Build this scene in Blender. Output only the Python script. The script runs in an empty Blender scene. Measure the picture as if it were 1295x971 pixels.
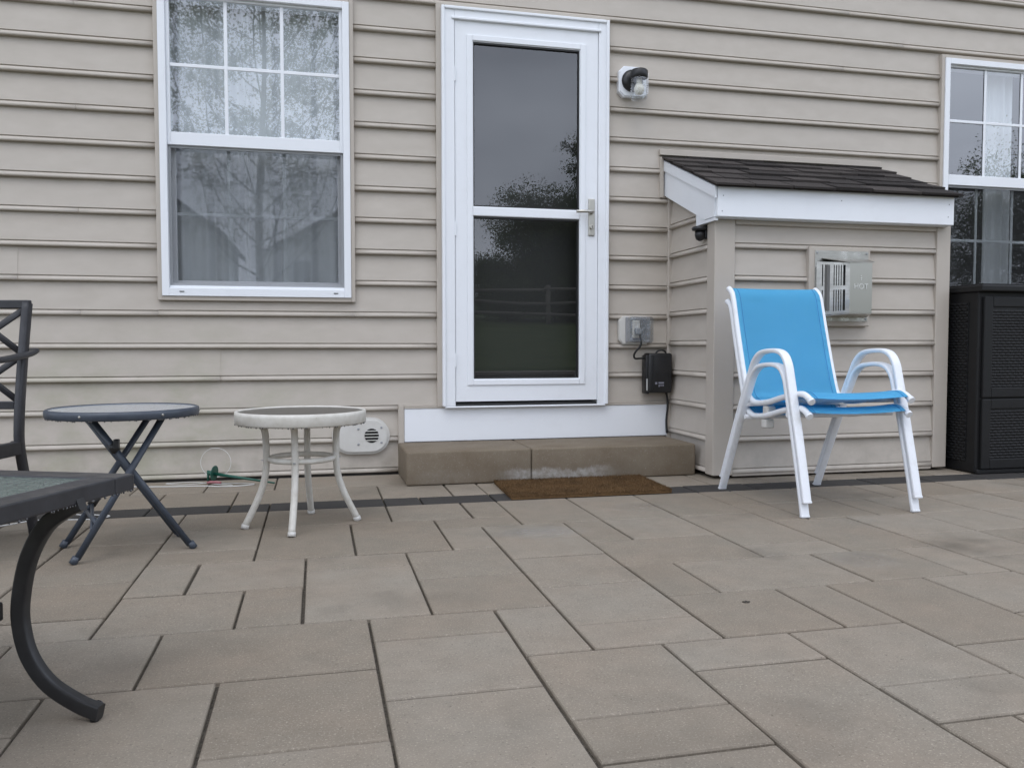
import bpy, bmesh, math, random
import numpy as np
from mathutils import Vector, Matrix, noise as mnoise
R = math.radians
random.seed(7)
S = bpy.context.scene
COL = S.collection

# ------------------------------------------------------------------ camera
cam_d = bpy.data.cameras.new('camera'); cam = bpy.data.objects.new('camera', cam_d); COL.objects.link(cam)
cam.location = (0, -4.397, 0.6665)
cam.rotation_euler = (R(90 - 2.55), R(0.04), R(-13.255))
cam_d.sensor_fit = 'HORIZONTAL'; cam_d.sensor_width = 36.0; cam_d.lens = 36.0 * 1049.3 / 1295
cam_d.clip_start = 0.02; cam_d.clip_end = 600
S.camera = cam
# ------------------------------------------------------------------ overcast sky
SUN_EL, SUN_AZ = 58, 205           # azimuth clockwise from +Y (the house is at +Y)
wd = bpy.data.worlds.new('World'); S.world = wd; wd.use_nodes = True
nt = wd.node_tree; nt.nodes.clear()
def wn(t, **k):
    n = nt.nodes.new(t)
    for a, b in k.items(): setattr(n, a, b)
    return n
sky = wn('ShaderNodeTexSky', sky_type='NISHITA', sun_disc=False)
sky.sun_elevation = R(SUN_EL); sky.sun_rotation = R(SUN_AZ); sky.air_density = 1.0; sky.dust_density = 3.0
tc = wn('ShaderNodeTexCoord'); mp = wn('ShaderNodeMapping'); mp.inputs['Scale'].default_value = (1.6, 1.6, 4.2)
cl = wn('ShaderNodeTexNoise'); cl.inputs['Scale'].default_value = 1.7; cl.inputs['Detail'].default_value = 6; cl.inputs['Roughness'].default_value = 0.5
rp = wn('ShaderNodeValToRGB')
rp.color_ramp.elements[0].position = 0.30; rp.color_ramp.elements[0].color = (10.0, 10.9, 13.1, 1)
rp.color_ramp.elements[1].position = 0.72; rp.color_ramp.elements[1].color = (18.4, 19.8, 22.6, 1)
mx = wn('ShaderNodeMix', data_type='RGBA'); mx.inputs['Factor'].default_value = 0.9
bg = wn('ShaderNodeBackground'); bg.inputs['Strength'].default_value = 0.10
wo = wn('ShaderNodeOutputWorld')
L = nt.links.new
L(tc.outputs['Generated'], mp.inputs['Vector']); L(mp.outputs['Vector'], cl.inputs['Vector']); L(cl.outputs['Fac'], rp.inputs['Fac'])
L(sky.outputs['Color'], mx.inputs['A']); L(rp.outputs['Color'], mx.inputs['B']); L(mx.outputs['Result'], bg.inputs['Color']); L(bg.outputs['Background'], wo.inputs['Surface'])
# ------------------------------------------------------------------ veiled sun
sd = bpy.data.lights.new('sun', 'SUN'); sd.energy = 0.6; sd.angle = R(35); sd.color = (1, 0.97, 0.93)
so = bpy.data.objects.new('sun', sd); COL.objects.link(so)
az, el = R(SUN_AZ), R(SUN_EL)
sdir = Vector((math.sin(az) * math.cos(el), math.cos(az) * math.cos(el), math.sin(el)))
so.rotation_euler = sdir.to_track_quat('Z', 'Y').to_euler(); so.location = (0, -6, 9)
S.view_settings.view_transform = 'Standard'; S.view_settings.look = 'None'
S.view_settings.exposure = 0.20; S.view_settings.gamma = 1.0
S.render.engine = 'CYCLES'

# ================================================================== helpers
def newobj(name, bm, mat, parent=None, smooth=False, loc=None, rot=None):
    me = bpy.data.meshes.new(name)
    if smooth:
        for f in bm.faces: f.smooth = True
    bm.to_mesh(me); bm.free()
    if mat: me.materials.append(mat)
    o = bpy.data.objects.new(name, me); COL.objects.link(o)
    if parent: o.parent = parent
    if loc: o.location = loc
    if rot: o.rotation_euler = rot
    return o
def link(name, me, parent=None, loc=(0, 0, 0), rot=(0, 0, 0)):
    o = bpy.data.objects.new(name, me); COL.objects.link(o); o.location = loc; o.rotation_euler = rot
    if parent: o.parent = parent
    return o
def empty(name, loc=(0, 0, 0), rz=0.0):
    o = bpy.data.objects.new(name, None); COL.objects.link(o); o.location = loc; o.rotation_euler = (0, 0, rz); o.empty_display_size = .1
    return o
def tag(o, label=None, cat=None, group=None, kind=None):
    if label: o['label'] = label
    if cat: o['category'] = cat
    if group: o['group'] = group
    if kind: o['kind'] = kind
    return o
def B(): return bmesh.new()
def box(bm, x0, x1, y0, y1, z0, z1, bev=0.0, seg=2):
    r = bmesh.ops.create_cube(bm, size=1.0)
    vs = r['verts']
    for v in vs:
        v.co = Vector(((x0 + x1) / 2 + v.co.x * (x1 - x0), (y0 + y1) / 2 + v.co.y * (y1 - y0), (z0 + z1) / 2 + v.co.z * (z1 - z0)))
    if bev > 0:
        es = list({e for v in vs for e in v.link_edges})
        bmesh.ops.bevel(bm, geom=es, offset=bev, segments=seg, affect='EDGES', profile=0.5)
    return vs
def prism(bm, pts, axis, a, b):
    """extrude a closed 2D polygon along an axis ('x','y','z') from a to b"""
    def P(u, v, w):
        return (w, u, v) if axis == 'x' else ((u, w, v) if axis == 'y' else (u, v, w))
    A = [bm.verts.new(P(u, v, a)) for u, v in pts]; C = [bm.verts.new(P(u, v, b)) for u, v in pts]
    n = len(pts)
    bm.faces.new(A); bm.faces.new(C[::-1])
    for i in range(n): bm.faces.new((A[i], C[i], C[(i + 1) % n], A[(i + 1) % n]))
    bmesh.ops.recalc_face_normals(bm, faces=bm.faces[:])
def smooth_path(pts, n=4, closed=False):
    """Catmull-Rom resample"""
    P = [Vector(p) for p in pts]; out = []
    m = len(P)
    rng = range(m) if closed else range(m - 1)
    for i in rng:
        if closed: p0, p1, p2, p3 = P[(i - 1) % m], P[i], P[(i + 1) % m], P[(i + 2) % m]
        else: p0, p1, p2, p3 = P[max(i - 1, 0)], P[i], P[i + 1], P[min(i + 2, m - 1)]
        for k in range(n):
            t = k / n
            out.append(0.5 * ((2 * p1) + (-p0 + p2) * t + (2 * p0 - 5 * p1 + 4 * p2 - p3) * t * t + (-p0 + 3 * p1 - 3 * p2 + p3) * t ** 3))
    if not closed: out.append(P[-1])
    return out
def tube(bm, path, r, sides=10, closed=False, side=None, r2=None, cap=True, power=1.0):
    """sweep an ellipse (r along 'side' vector, r2 across) along a path; side=None uses a free frame"""
    P = [Vector(p) for p in path]; n = len(P); rings = []
    prev = None
    for i in range(n):
        if closed: t = (P[(i + 1) % n] - P[(i - 1) % n])
        else: t = (P[min(i + 1, n - 1)] - P[max(i - 1, 0)])
        t.normalize()
        if side is not None: u = Vector(side); u = (u - t * u.dot(t))
        elif prev is None:
            u = Vector((0, 0, 1)) if abs(t.z) < 0.9 else Vector((1, 0, 0)); u = u - t * u.dot(t)
        else: u = prev - t * prev.dot(t)
        u.normalize(); prev = u; w = t.cross(u)
        rr = r(i / (n - 1)) if callable(r) else r
        q = rr if r2 is None else r2
        ring = []
        for k in range(sides):
            a = 2 * math.pi * (k + .5) / sides; c, s = math.cos(a), math.sin(a)
            if power != 1.0:
                c = math.copysign(abs(c) ** power, c); s = math.copysign(abs(s) ** power, s)
            ring.append(bm.verts.new(P[i] + u * (rr * c) + w * (q * s)))
        rings.append(ring)
    m = n if closed else n - 1
    fs = []
    for i in range(m):
        A, C = rings[i], rings[(i + 1) % n]
        for k in range(sides):
            f = bm.faces.new((A[k], A[(k + 1) % sides], C[(k + 1) % sides], C[k])); f.smooth = True; fs.append(f)
    if not closed and cap: fs.append(bm.faces.new(rings[0][::-1])); fs.append(bm.faces.new(rings[-1]))
    bmesh.ops.recalc_face_normals(bm, faces=fs)
def lathe(bm, prof, cx=0, cy=0, cz=0, seg=40, axis='z', smooth=True):
    rings = []
    for r, h in prof:
        ring = []
        for k in range(seg):
            a = 2 * math.pi * k / seg
            if axis == 'z': co = (cx + r * math.cos(a), cy + r * math.sin(a), cz + h)
            elif axis == 'y': co = (cx + r * math.cos(a), cy + h, cz + r * math.sin(a))
            else: co = (cx + h, cy + r * math.cos(a), cz + r * math.sin(a))
            ring.append(bm.verts.new(co))
        rings.append(ring)
    fs = []
    for A, C in zip(rings[:-1], rings[1:]):
        for k in range(seg):
            f = bm.faces.new((A[k], A[(k + 1) % seg], C[(k + 1) % seg], C[k])); f.smooth = smooth; fs.append(f)
    fs.append(bm.faces.new(rings[0][::-1])); fs.append(bm.faces.new(rings[-1]))
    bmesh.ops.recalc_face_normals(bm, faces=fs)
def sharpen(o, ang=35):
    me = o.data
    for f in me.polygons: f.use_smooth = True
    me.set_sharp_from_angle(angle=R(ang))
    return o

# ================================================================== materials
def mat(name, color=(.5, .5, .5), rough=.5, metal=0.0, spec=.5, build=None):
    m = bpy.data.materials.new(name); m.use_nodes = True
    n = m.node_tree.nodes; b = n['Principled BSDF']
    b.inputs['Base Color'].default_value = (*color, 1); b.inputs['Roughness'].default_value = rough
    b.inputs['Metallic'].default_value = metal; b.inputs['Specular IOR Level'].default_value = spec
    if build: build(m.node_tree, b)
    return m
class N:
    """small node helper"""
    def __init__(s, t): s.t = t
    def new(s, ty, **k):
        n = s.t.nodes.new(ty)
        for a, b in k.items(): setattr(n, a, b)
        return n
    def val(s, sock, v):
        if hasattr(v, 'is_linked') or hasattr(v, 'node'): s.t.links.new(v, sock)
        else: sock.default_value = v
    def pos(s): return s.new('ShaderNodeNewGeometry').outputs['Position']
    def obj(s): return s.new('ShaderNodeTexCoord').outputs['Object']
    def rnd(s): return s.new('ShaderNodeObjectInfo').outputs['Random']
    def map(s, v, scale=(1, 1, 1), loc=(0, 0, 0)):
        n = s.new('ShaderNodeMapping'); s.val(n.inputs['Vector'], v); n.inputs['Scale'].default_value = scale; n.inputs['Location'].default_value = loc; return n.outputs['Vector']
    def noise(s, v, scale, detail=4, rough=.55, dist=0.0):
        n = s.new('ShaderNodeTexNoise'); s.val(n.inputs['Vector'], v); n.inputs['Scale'].default_value = scale
        n.inputs['Detail'].default_value = detail; n.inputs['Roughness'].default_value = rough; n.inputs['Distortion'].default_value = dist; return n.outputs['Fac']
    def ramp(s, f, a, b, ca=(0, 0, 0, 1), cb=(1, 1, 1, 1)):
        n = s.new('ShaderNodeValToRGB'); s.val(n.inputs['Fac'], f); e = n.color_ramp.elements
        e[0].position = a; e[1].position = b; e[0].color = ca if len(ca) == 4 else (*ca, 1); e[1].color = cb if len(cb) == 4 else (*cb, 1); return n.outputs['Color']
    def mix(s, f, a, b, mode='MIX'):
        n = s.new('ShaderNodeMix', data_type='RGBA', blend_type=mode)
        s.val(n.inputs['Factor'], f); 
        for k, v in (('A', a), ('B', b)):
            s.val(n.inputs[k], (*v, 1) if isinstance(v, tuple) and len(v) == 3 else v)
        return n.outputs['Result']
    def math(s, op, a, b=0.0, clamp=False):
        n = s.new('ShaderNodeMath', operation=op, use_clamp=clamp); s.val(n.inputs[0], a); s.val(n.inputs[1], b); return n.outputs[0]
    def sep(s, v):
        n = s.new('ShaderNodeSeparateXYZ'); s.val(n.inputs[0], v); return n.outputs
    def rng(s, v, a, b, c=0.0, d=1.0):
        n = s.new('ShaderNodeMapRange', interpolation_type='SMOOTHSTEP'); s.val(n.inputs[0], v)
        for i, q in enumerate((a, b, c, d)): n.inputs[i + 1].default_value = q
        return n.outputs[0]
    def bump(s, b, h, strength=.2, dist=.002):
        n = s.new('ShaderNodeBump'); s.val(n.inputs['Height'], h); n.inputs['Strength'].default_value = strength; n.inputs['Distance'].default_value = dist
        s.t.links.new(n.outputs['Normal'], b.inputs['Normal'])
def siding_build(t, b):
    k = N(t); p = k.pos(); x, y, z = k.sep(p)
    big = k.noise(p, .9, 3); mott = k.noise(k.map(p, (1, 1, 2.2)), 7, 5)
    c = k.mix(k.ramp(mott, .3, .75), (.432, .388, .335), (.482, .437, .383))
    c = k.mix(k.math('MULTIPLY', k.rnd(), .22), c, (.44, .405, .36))
    # grime streaks and algae bloom on the low courses at the left end of the wall
    low = k.math('MULTIPLY', k.rng(z, 1.0, .25), k.rng(x, .5, -.7))
    blot = k.ramp(k.noise(k.map(p, (1, 1, 1.6)), 3.1, 6, .62), .44, .66)
    c = k.mix(k.math('MULTIPLY', k.math('MULTIPLY', low, blot), .62), c, (.30, .30, .205))
    speck = k.ramp(k.noise(p, 60, 3, .7), .72, .80)
    c = k.mix(k.math('MULTIPLY', speck, .22), c, (.25, .24, .22))
    spl = k.math('MULTIPLY', k.rng(z, .34, .02), k.ramp(k.noise(p, 9, 6, .7), .42, .72))
    c = k.mix(k.math('MULTIPLY', spl, .45), c, (.25, .225, .19))
    t.links.new(c, b.inputs['Base Color'])
    grain = k.noise(k.map(p, (2.5, 2.5, 90)), 6, 4, .6)
    wave = k.noise(k.map(p, (1.0, 1, 2.0)), 2.3, 2)
    k.bump(b, k.math('ADD', k.math('MULTIPLY', grain, .12), k.math('MULTIPLY', wave, 2.0)), .35, .004)
M = {}
M['siding'] = mat('vinyl_siding', rough=.5, spec=.35, build=siding_build)
def trimb(t, b):
    k = N(t); p = k.pos()
    t.links.new(k.mix(k.noise(p, 8, 5), (.425, .38, .328), (.477, .432, .378)), b.inputs['Base Color'])
M['beige'] = mat('beige_trim', rough=.45, spec=.4, build=trimb)
def whiteb(t, b):
    k = N(t); p = k.pos()
    d = k.ramp(k.noise(p, 11, 7, .65), .52, .80)
    t.links.new(k.mix(k.math('MULTIPLY', d, .16), (.78, .80, .83), (.60, .60, .60)), b.inputs['Base Color'])
    k.bump(b, k.noise(k.map(p, (8, 8, 2)), 14, 3), .06, .002)
M['white'] = mat('white_vinyl', rough=.38, spec=.45, build=whiteb)
M['board'] = mat('white_board', (.78, .79, .81), .55, build=whiteb)
def whitepaint(t, b):
    k = N(t); p = k.obj()
    d = k.ramp(k.noise(p, 16, 7, .7), .50, .78)
    c = k.mix(k.math('MULTIPLY', d, .45), (.76, .78, .81), (.55, .54, .51))
    sp = k.ramp(k.noise(p, 95, 3, .7), .73, .80)
    t.links.new(k.mix(k.math('MULTIPLY', sp, .6), c, (.36, .31, .25)), b.inputs['Base Color'])
M['whitemetal'] = mat('white_powder_coat', rough=.35, build=whitepaint)
def oldwhite(t, b):
    k = N(t); p = k.obj()
    d = k.ramp(k.noise(p, 13, 7, .7), .36, .72)
    c = k.mix(k.math('MULTIPLY', d, .7), (.64, .62, .57), (.40, .37, .31))
    sp = k.ramp(k.noise(p, 70, 3, .7), .68, .78)
    t.links.new(k.mix(k.math('MULTIPLY', sp, .6), c, (.24, .19, .13)), b.inputs['Base Color'])
M['oldwhite'] = mat('weathered_white_paint', rough=.5, build=oldwhite)
def paver_build(c0, c1, warm):
    def f(t, b):
        k = N(t); p = k.pos(); r = k.rnd()
        base = k.mix(r, c0, c1)
        m1 = k.ramp(k.noise(p, 3.2, 6, .6), .35, .70)
        base = k.mix(k.math('MULTIPLY', m1, .36), base, warm)
        m2 = k.ramp(k.noise(k.map(p, (1, 1, 1), (4, 2, 0)), 11, 7, .68), .35, .75)
        base = k.mix(k.math('MULTIPLY', m2, .42), base, tuple(v * .66 for v in c0))
        fine = k.noise(p, 230, 4, .75)
        base = k.mix(k.math('MULTIPLY', k.ramp(fine, .55, .70), .9), base, tuple(min(1, v * 1.6) for v in c1))
        base = k.mix(k.ramp(k.noise(p, 130, 4, .75), .60, .70), base, tuple(v * .50 for v in c0))
        # damp spots left by the rain
        wet = k.ramp(k.noise(k.map(p, (1, 1, 1), (1.3, 7.1, 0)), 1.9, 5, .55), .56, .72)
        px_, py_, pz_ = k.sep(p); wob = k.math('MULTIPLY', k.math('SUBTRACT', k.noise(p, 6, 3, .5), .5), 1.1)
        pud = None
        for (ax, ay, rx, ry) in ((.795, -1.53, .17, .10), (1.66, -2.13, .12, .10), (1.30, -1.17, .13, .10)):
            q1 = k.math('DIVIDE', k.math('SUBTRACT', px_, ax), rx); q2 = k.math('DIVIDE', k.math('SUBTRACT', py_, ay), ry)
            r2_ = k.math('ADD', k.math('ADD', k.math('MULTIPLY', q1, q1), k.math('MULTIPLY', q2, q2)), wob)
            m_ = k.rng(r2_, 1.5, -.1); pud = m_ if pud is None else k.math('MAXIMUM', pud, m_)
        base = k.mix(k.math('MULTIPLY', wet, .55), base, tuple(v * .5 for v in c0))
        t.links.new(base, b.inputs['Base Color'])
        base_r = k.rng(wet, 0, 1, .78, .42); rr_ = k.new('ShaderNodeMix'); k.val(rr_.inputs[0], pud); k.val(rr_.inputs[2], base_r); rr_.inputs[3].default_value = .24; t.links.new(rr_.outputs[0], b.inputs['Roughness'])
        t.links.new(k.math('ADD', .18, k.math('MULTIPLY', pud, .55)), b.inputs['Specular IOR Level'])
        k.bump(b, k.math('ADD', fine, k.math('MULTIPLY', k.noise(p, 45, 4, .6), .8)), .34, .0016)
    return f
M['paver'] = mat('concrete_paver', spec=.18, build=paver_build((.214, .185, .146), (.264, .233, .190), (.275, .205, .148)))
M['dark_paver'] = mat('charcoal_paver', spec=.18, build=paver_build((.042, .040, .038), (.055, .052, .049), (.055, .048, .043)))
def sandb(t, b):
    k = N(t); p = k.pos()
    t.links.new(k.mix(k.ramp(k.noise(p, 120, 4, .8), .35, .7), (.065, .057, .047), (.18, .158, .13)), b.inputs['Base Color'])
    k.bump(b, k.noise(p, 300, 3, .8), .8, .004)
M['sand'] = mat('joint_sand', rough=.95, spec=.1, build=sandb)
def stepb(t, b):
    k = N(t); p = k.pos(); x, y, z = k.sep(p)
    c = k.mix(k.ramp(k.noise(p, 5, 6, .65), .35, .7), (.152, .119, .083), (.198, .164, .122))
    c = k.mix(k.ramp(k.noise(p, 190, 3, .75), .6, .72), c, (.30, .27, .235))
    pit = k.ramp(k.noise(p, 26, 4, .8), .70, .76); c = k.mix(k.math('MULTIPLY', pit, .7), c, (.06, .05, .04))
    # efflorescence crust creeping up from the foot of the riser
    edge = k.math('ADD', z, k.math('MULTIPLY', k.math('SUBTRACT', k.noise(k.map(p, (1, 1, .4)), 14, 6, .7), .5), .10))
    along = k.math('MULTIPLY', k.rng(x, .83, 1.0), k.rng(x, 1.52, 1.30))
    al2 = k.math('MULTIPLY', k.math('MULTIPLY', k.rng(x, .40, .52), k.rng(x, .85, .66)), .14)
    eff = k.math('MULTIPLY', k.rng(edge, .072, .048), k.math('MAXIMUM', along, al2))
    c = k.mix(k.math('MULTIPLY', eff, k.ramp(k.noise(p, 34, 5, .7), .25, .6)), c, (.36, .34, .31))
    t.links.new(c, b.inputs['Base Color']); k.bump(b, k.noise(p, 150, 5, .75), .5, .002)
M['step'] = mat('cast_concrete', rough=.85, spec=.25, build=stepb)
def coirb(t, b):
    k = N(t); p = k.pos()
    c = k.mix(k.ramp(k.noise(p, 260, 3, .8), .3, .7), (.052, .030, .015), (.215, .132, .066))
    c = k.mix(k.math('MULTIPLY', k.ramp(k.noise(p, 8, 5, .6), .42, .68), .6), c, (.055, .035, .02))
    t.links.new(c, b.inputs['Base Color'])
M['coir'] = mat('coir_fibre', rough=.95, spec=.05, build=coirb)
def slingb(t, b):
    k = N(t); p = k.obj()
    w = k.new('ShaderNodeTexWave', wave_type='BANDS', bands_direction='X'); w.inputs['Scale'].default_value = 210; k.val(w.inputs['Vector'], p)
    w2 = k.new('ShaderNodeTexWave', wave_type='BANDS', bands_direction='Z'); w2.inputs['Scale'].default_value = 210; k.val(w2.inputs['Vector'], p)
    wv = k.math('MULTIPLY', w.outputs['Fac'], w2.outputs['Fac'])
    c = k.mix(wv, (.135, .53, .81), (.17, .60, .87))
    c = k.mix(k.math('MULTIPLY', k.ramp(k.noise(p, 6, 5), .35, .75), .28), c, (.09, .48, .76))
    t.links.new(c, b.inputs['Base Color']); k.bump(b, k.math('ADD', wv, k.math('MULTIPLY', k.noise(p, 5, 2), 3)), .25, .0012)
    b.inputs['Transmission Weight'].default_value = 0
M['sling'] = mat('blue_sling_fabric', rough=.65, spec=.3, build=slingb)
def paintb(c0, c1, sc=30):
    def f(t, b):
        k = N(t); p = k.obj()
        t.links.new(k.mix(k.ramp(k.noise(p, sc, 5, .65), .35, .75), c0, c1), b.inputs['Base Color'])
        k.bump(b, k.noise(p, 320, 2), .08, .001)
        t.links.new(k.rng(k.noise(p, 12, 4), .3, .7, .34, .55), b.inputs['Roughness'])
    return f
M['slate'] = mat('slate_blue_paint', build=paintb((.040, .050, .068), (.058, .070, .090)))
M['black'] = mat('black_powder_coat', build=paintb((.014, .014, .015), (.026, .026, .027)))
M['charcoal'] = mat('charcoal_paint', build=paintb((.022, .022, .025), (.036, .036, .040)))
def resinb(t, b):
    k = N(t); p = k.obj()
    t.links.new(k.mix(k.noise(p, 18, 5), (.0065, .0065, .0068), (.012, .012, .0125)), b.inputs['Base Color'])
    k.bump(b, k.noise(p, 240, 3), .15, .001)
M['resin'] = mat('black_resin', rough=.5, spec=.3, build=resinb)
def shingleb(t, b):
    k = N(t); p = k.pos(); r = k.rnd()
    c = k.mix(r, (.020, .0185, .0185), (.072, .063, .059))
    c = k.mix(k.ramp(k.noise(p, 420, 2, .8), .45, .72), c, (.085, .075, .070))
    t.links.new(c, b.inputs['Base Color']); k.bump(b, k.noise(p, 420, 2, .8), .8, .003)
M['shingle'] = mat('asphalt_shingle', rough=.95, spec=.15, build=shingleb)
def steelb(t, b):
    k = N(t); p = k.pos()
    t.links.new(k.mix(k.ramp(k.noise(k.map(p, (1, 1, 8)), 9, 5, .7), .3, .75), (.50, .49, .455), (.36, .35, .32)), b.inputs['Base Color'])
    t.links.new(k.rng(k.noise(p, 24, 5), .3, .7, .26, .48), b.inputs['Roughness'])
M['steel'] = mat('stainless_steel', metal=1.0, build=steelb)
M['nickel'] = mat('satin_nickel', (.50, .48, .43), .35, 1.0)
M['dark'] = mat('dark_void', (.012, .012, .012), .9, spec=.1)
M['gasket'] = mat('dark_gasket', (.02, .02, .02), .6)
M['green'] = mat('green_plastic', (.012, .085, .060), .4)
M['pink'] = mat('pink_plastic', (.30, .11, .12), .5)
M['wire'] = mat('white_wire', (.62, .62, .60), .45)
M['cord'] = mat('black_cord', (.012, .012, .012), .5)
M['blackbox'] = mat('black_plastic', build=paintb((.008, .008, .009), (.014, .014, .015)))
M['print'] = mat('grey_print', (.20, .20, .24), .6)
M['paper'] = mat('paper_label', (.55, .55, .53), .6)
M['offwhite'] = mat('aged_white_plastic', build=paintb((.55, .535, .50), (.62, .61, .58), 9))
M['emboss'] = mat('polished_emboss', (.66, .66, .63), .4, .5)
def curtb(t, b):
    k = N(t); p = k.pos()
    w = k.noise(k.map(p, (40, 1, 1.2)), 1.0, 3)
    t.links.new(k.mix(w, (.72, .73, .75), (.82, .83, .85)), b.inputs['Base Color'])
M['curtain'] = mat('sheer_curtain', rough=.9, spec=.1, build=curtb)
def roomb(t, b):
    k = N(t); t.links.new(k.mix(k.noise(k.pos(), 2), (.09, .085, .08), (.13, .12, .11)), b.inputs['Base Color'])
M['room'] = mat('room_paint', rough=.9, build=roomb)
def glassmat(name, gain, tint=(.93, .95, .94), wob=0.0, rough=0.0, wscale=1.5):
    m = bpy.data.materials.new(name); m.use_nodes = True; t = m.node_tree; t.nodes.clear(); k = N(t)
    ge = k.new('ShaderNodeNewGeometry'); dp = k.new('ShaderNodeVectorMath', operation='DOT_PRODUCT')
    t.links.new(ge.outputs['Normal'], dp.inputs[0]); t.links.new(ge.outputs['Incoming'], dp.inputs[1])
    co = k.math('ABSOLUTE', dp.outputs['Value']); p5 = k.math('POWER', k.math('SUBTRACT', 1.0, co, True), 5.0)
    f = k.math('MULTIPLY', k.math('ADD', .043, k.math('MULTIPLY', p5, .957)), gain, True)      # Schlick
    tr = k.new('ShaderNodeBsdfTransparent'); tr.inputs['Color'].default_value = (*tint, 1)
    gl = k.new('ShaderNodeBsdfGlossy'); gl.inputs['Roughness'].default_value = rough; gl.inputs['Color'].default_value = (.97, .98, 1, 1)
    if wob:
        bn = k.new('ShaderNodeBump'); bn.inputs['Strength'].default_value = wob; bn.inputs['Distance'].default_value = .01
        k.val(bn.inputs['Height'], k.noise(k.pos(), wscale, 3)); t.links.new(bn.outputs[0], gl.inputs['Normal'])
    ms = k.new('ShaderNodeMixShader'); k.val(ms.inputs[0], f); t.links.new(tr.outputs[0], ms.inputs[1]); t.links.new(gl.outputs[0], ms.inputs[2])
    o = k.new('ShaderNodeOutputMaterial'); t.links.new(ms.outputs[0], o.inputs[0])
    return m
M['glass_door'] = glassmat('storm_door_glass', 2.1, (.80, .82, .82), .002, 0.0, .8)
M['glass_win'] = glassmat('coated_window_glass', 4.2, (.90, .93, .93), .018, .004)
M['glass_clear'] = glassmat('clear_plastic', 2.2, (.86, .87, .87), .6, .05, 40)
def screenmat():
    m = bpy.data.materials.new('insect_screen'); m.use_nodes = True; t = m.node_tree; t.nodes.clear(); k = N(t)
    tr = k.new('ShaderNodeBsdfTransparent'); df = k.new('ShaderNodeBsdfDiffuse'); df.inputs['Color'].default_value = (.05, .05, .052, 1)
    ms = k.new('ShaderNodeMixShader'); ms.inputs[0].default_value = .22; t.links.new(tr.outputs[0], ms.inputs[1]); t.links.new(df.outputs[0], ms.inputs[2])
    o = k.new('ShaderNodeOutputMaterial'); t.links.new(ms.outputs[0], o.inputs[0]); return m
M['screen'] = screenmat()
M['greyframe'] = mat('grey_screen_frame', (.30, .31, .32), .5)
def tglass(name, base, bs, bd, rough=.10, spec=.7):
    def f(t, b):
        k = N(t); p = k.obj()
        t.links.new(k.mix(k.ramp(k.noise(p, 60, 4), .35, .7), base, tuple(v * 1.5 for v in base)), b.inputs['Base Color'])
        v = k.new('ShaderNodeTexVoronoi'); v.inputs['Scale'].default_value = 110; k.val(v.inputs['Vector'], p)
        k.bump(b, v.outputs['Distance'], bs, bd)
    return mat(name, rough=rough, spec=spec, build=f)
M['pebble_glass'] = tglass('pebbled_table_glass', (.10, .125, .11), .9, .005)
M['top_glass'] = tglass('frosted_table_glass', (.33, .36, .39), .15, .001)
M['dirty_glass'] = tglass('dirty_table_glass', (.062, .056, .048), .3, .001, .30, .35)
M['water'] = mat('water_drops', (.06, .06, .065), .03, spec=.8)
def leafb(c0, c1):
    def f(t, b):
        k = N(t); p = k.pos()
        t.links.new(k.mix(k.ramp(k.noise(p, 1.4, 4), .3, .7), c0, c1), b.inputs['Base Color'])
    return f
def leafmat(name, c0, c1):
    m = bpy.data.materials.new(name); m.use_nodes = True; t = m.node_tree; t.nodes.clear(); k = N(t)
    c = k.mix(k.ramp(k.noise(k.pos(), 1.4, 4), .3, .7), c0, c1)
    d = k.new('ShaderNodeBsdfDiffuse'); t.links.new(c, d.inputs[0]); tr = k.new('ShaderNodeBsdfTranslucent'); t.links.new(c, tr.inputs[0])
    ms = k.new('ShaderNodeMixShader'); ms.inputs[0].default_value = .45; t.links.new(d.outputs[0], ms.inputs[1]); t.links.new(tr.outputs[0], ms.inputs[2])
    o = k.new('ShaderNodeOutputMaterial'); t.links.new(ms.outputs[0], o.inputs[0]); return m
M['leaf_dark'] = leafmat('dark_foliage', (.042, .068, .025), (.115, .155, .060))
M['leaf_light'] = leafmat('fresh_foliage', (.10, .12, .045), (.17, .18, .075))
M['bark'] = mat('bark', rough=.95, build=leafb((.045, .038, .030), (.085, .072, .058)))
M['wood'] = mat('weathered_wood', rough=.9, build=leafb((.13, .115, .095), (.21, .19, .16)))
M['grass'] = mat('lawn_grass', rough=.9, spec=.1, build=leafb((.040, .065, .018), (.080, .105, .035)))
M['stonewall'] = mat('wall_block', rough=.9, build=leafb((.20, .18, .155), (.30, .27, .24)))
M['farwall'] = mat('pale_house_siding', rough=.8, build=leafb((.78, .78, .77), (.84, .84, .83)))
M['farroof'] = mat('grey_roof_shingle', rough=.9, build=leafb((.055, .055, .060), (.085, .085, .09)))
M['farglass'] = mat('far_window_glass', (.05, .055, .06), .1, spec=.8)

# ================================================================== ground
def lawn_h(x, y):
    if y > -7.75: return -.06
    t = (-7.75 - y)
    return .26 + 1.15 * min(t, 13.5) / 13.5 + .065 * max(0, t - 13.5)  + .05 * mnoise.noise(Vector((x * .2, y * .2, 0)))
bm = B(); xs = [-160, -80, -45] + [i * 2.5 for i in range(-14, 20)] + [60, 90, 170]; ys = [8, 2, .4, -3, -7.7, -7.8] + [-9 - i * 1.5 for i in range(18)] + [-45, -70, -120, -220]
ys = [90, 30] + ys
g = [[bm.verts.new((x, y, lawn_h(x, y))) for x in xs] for y in ys]
for a, b_ in zip(g[:-1], g[1:]):
    for i in range(len(xs) - 1): bm.faces.new((a[i], b_[i], b_[i + 1], a[i + 1]))
bmesh.ops.recalc_face_normals(bm, faces=bm.faces[:])
o = newobj('ground', bm, M['grass'], smooth=True); o['kind'] = 'structure'

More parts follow.
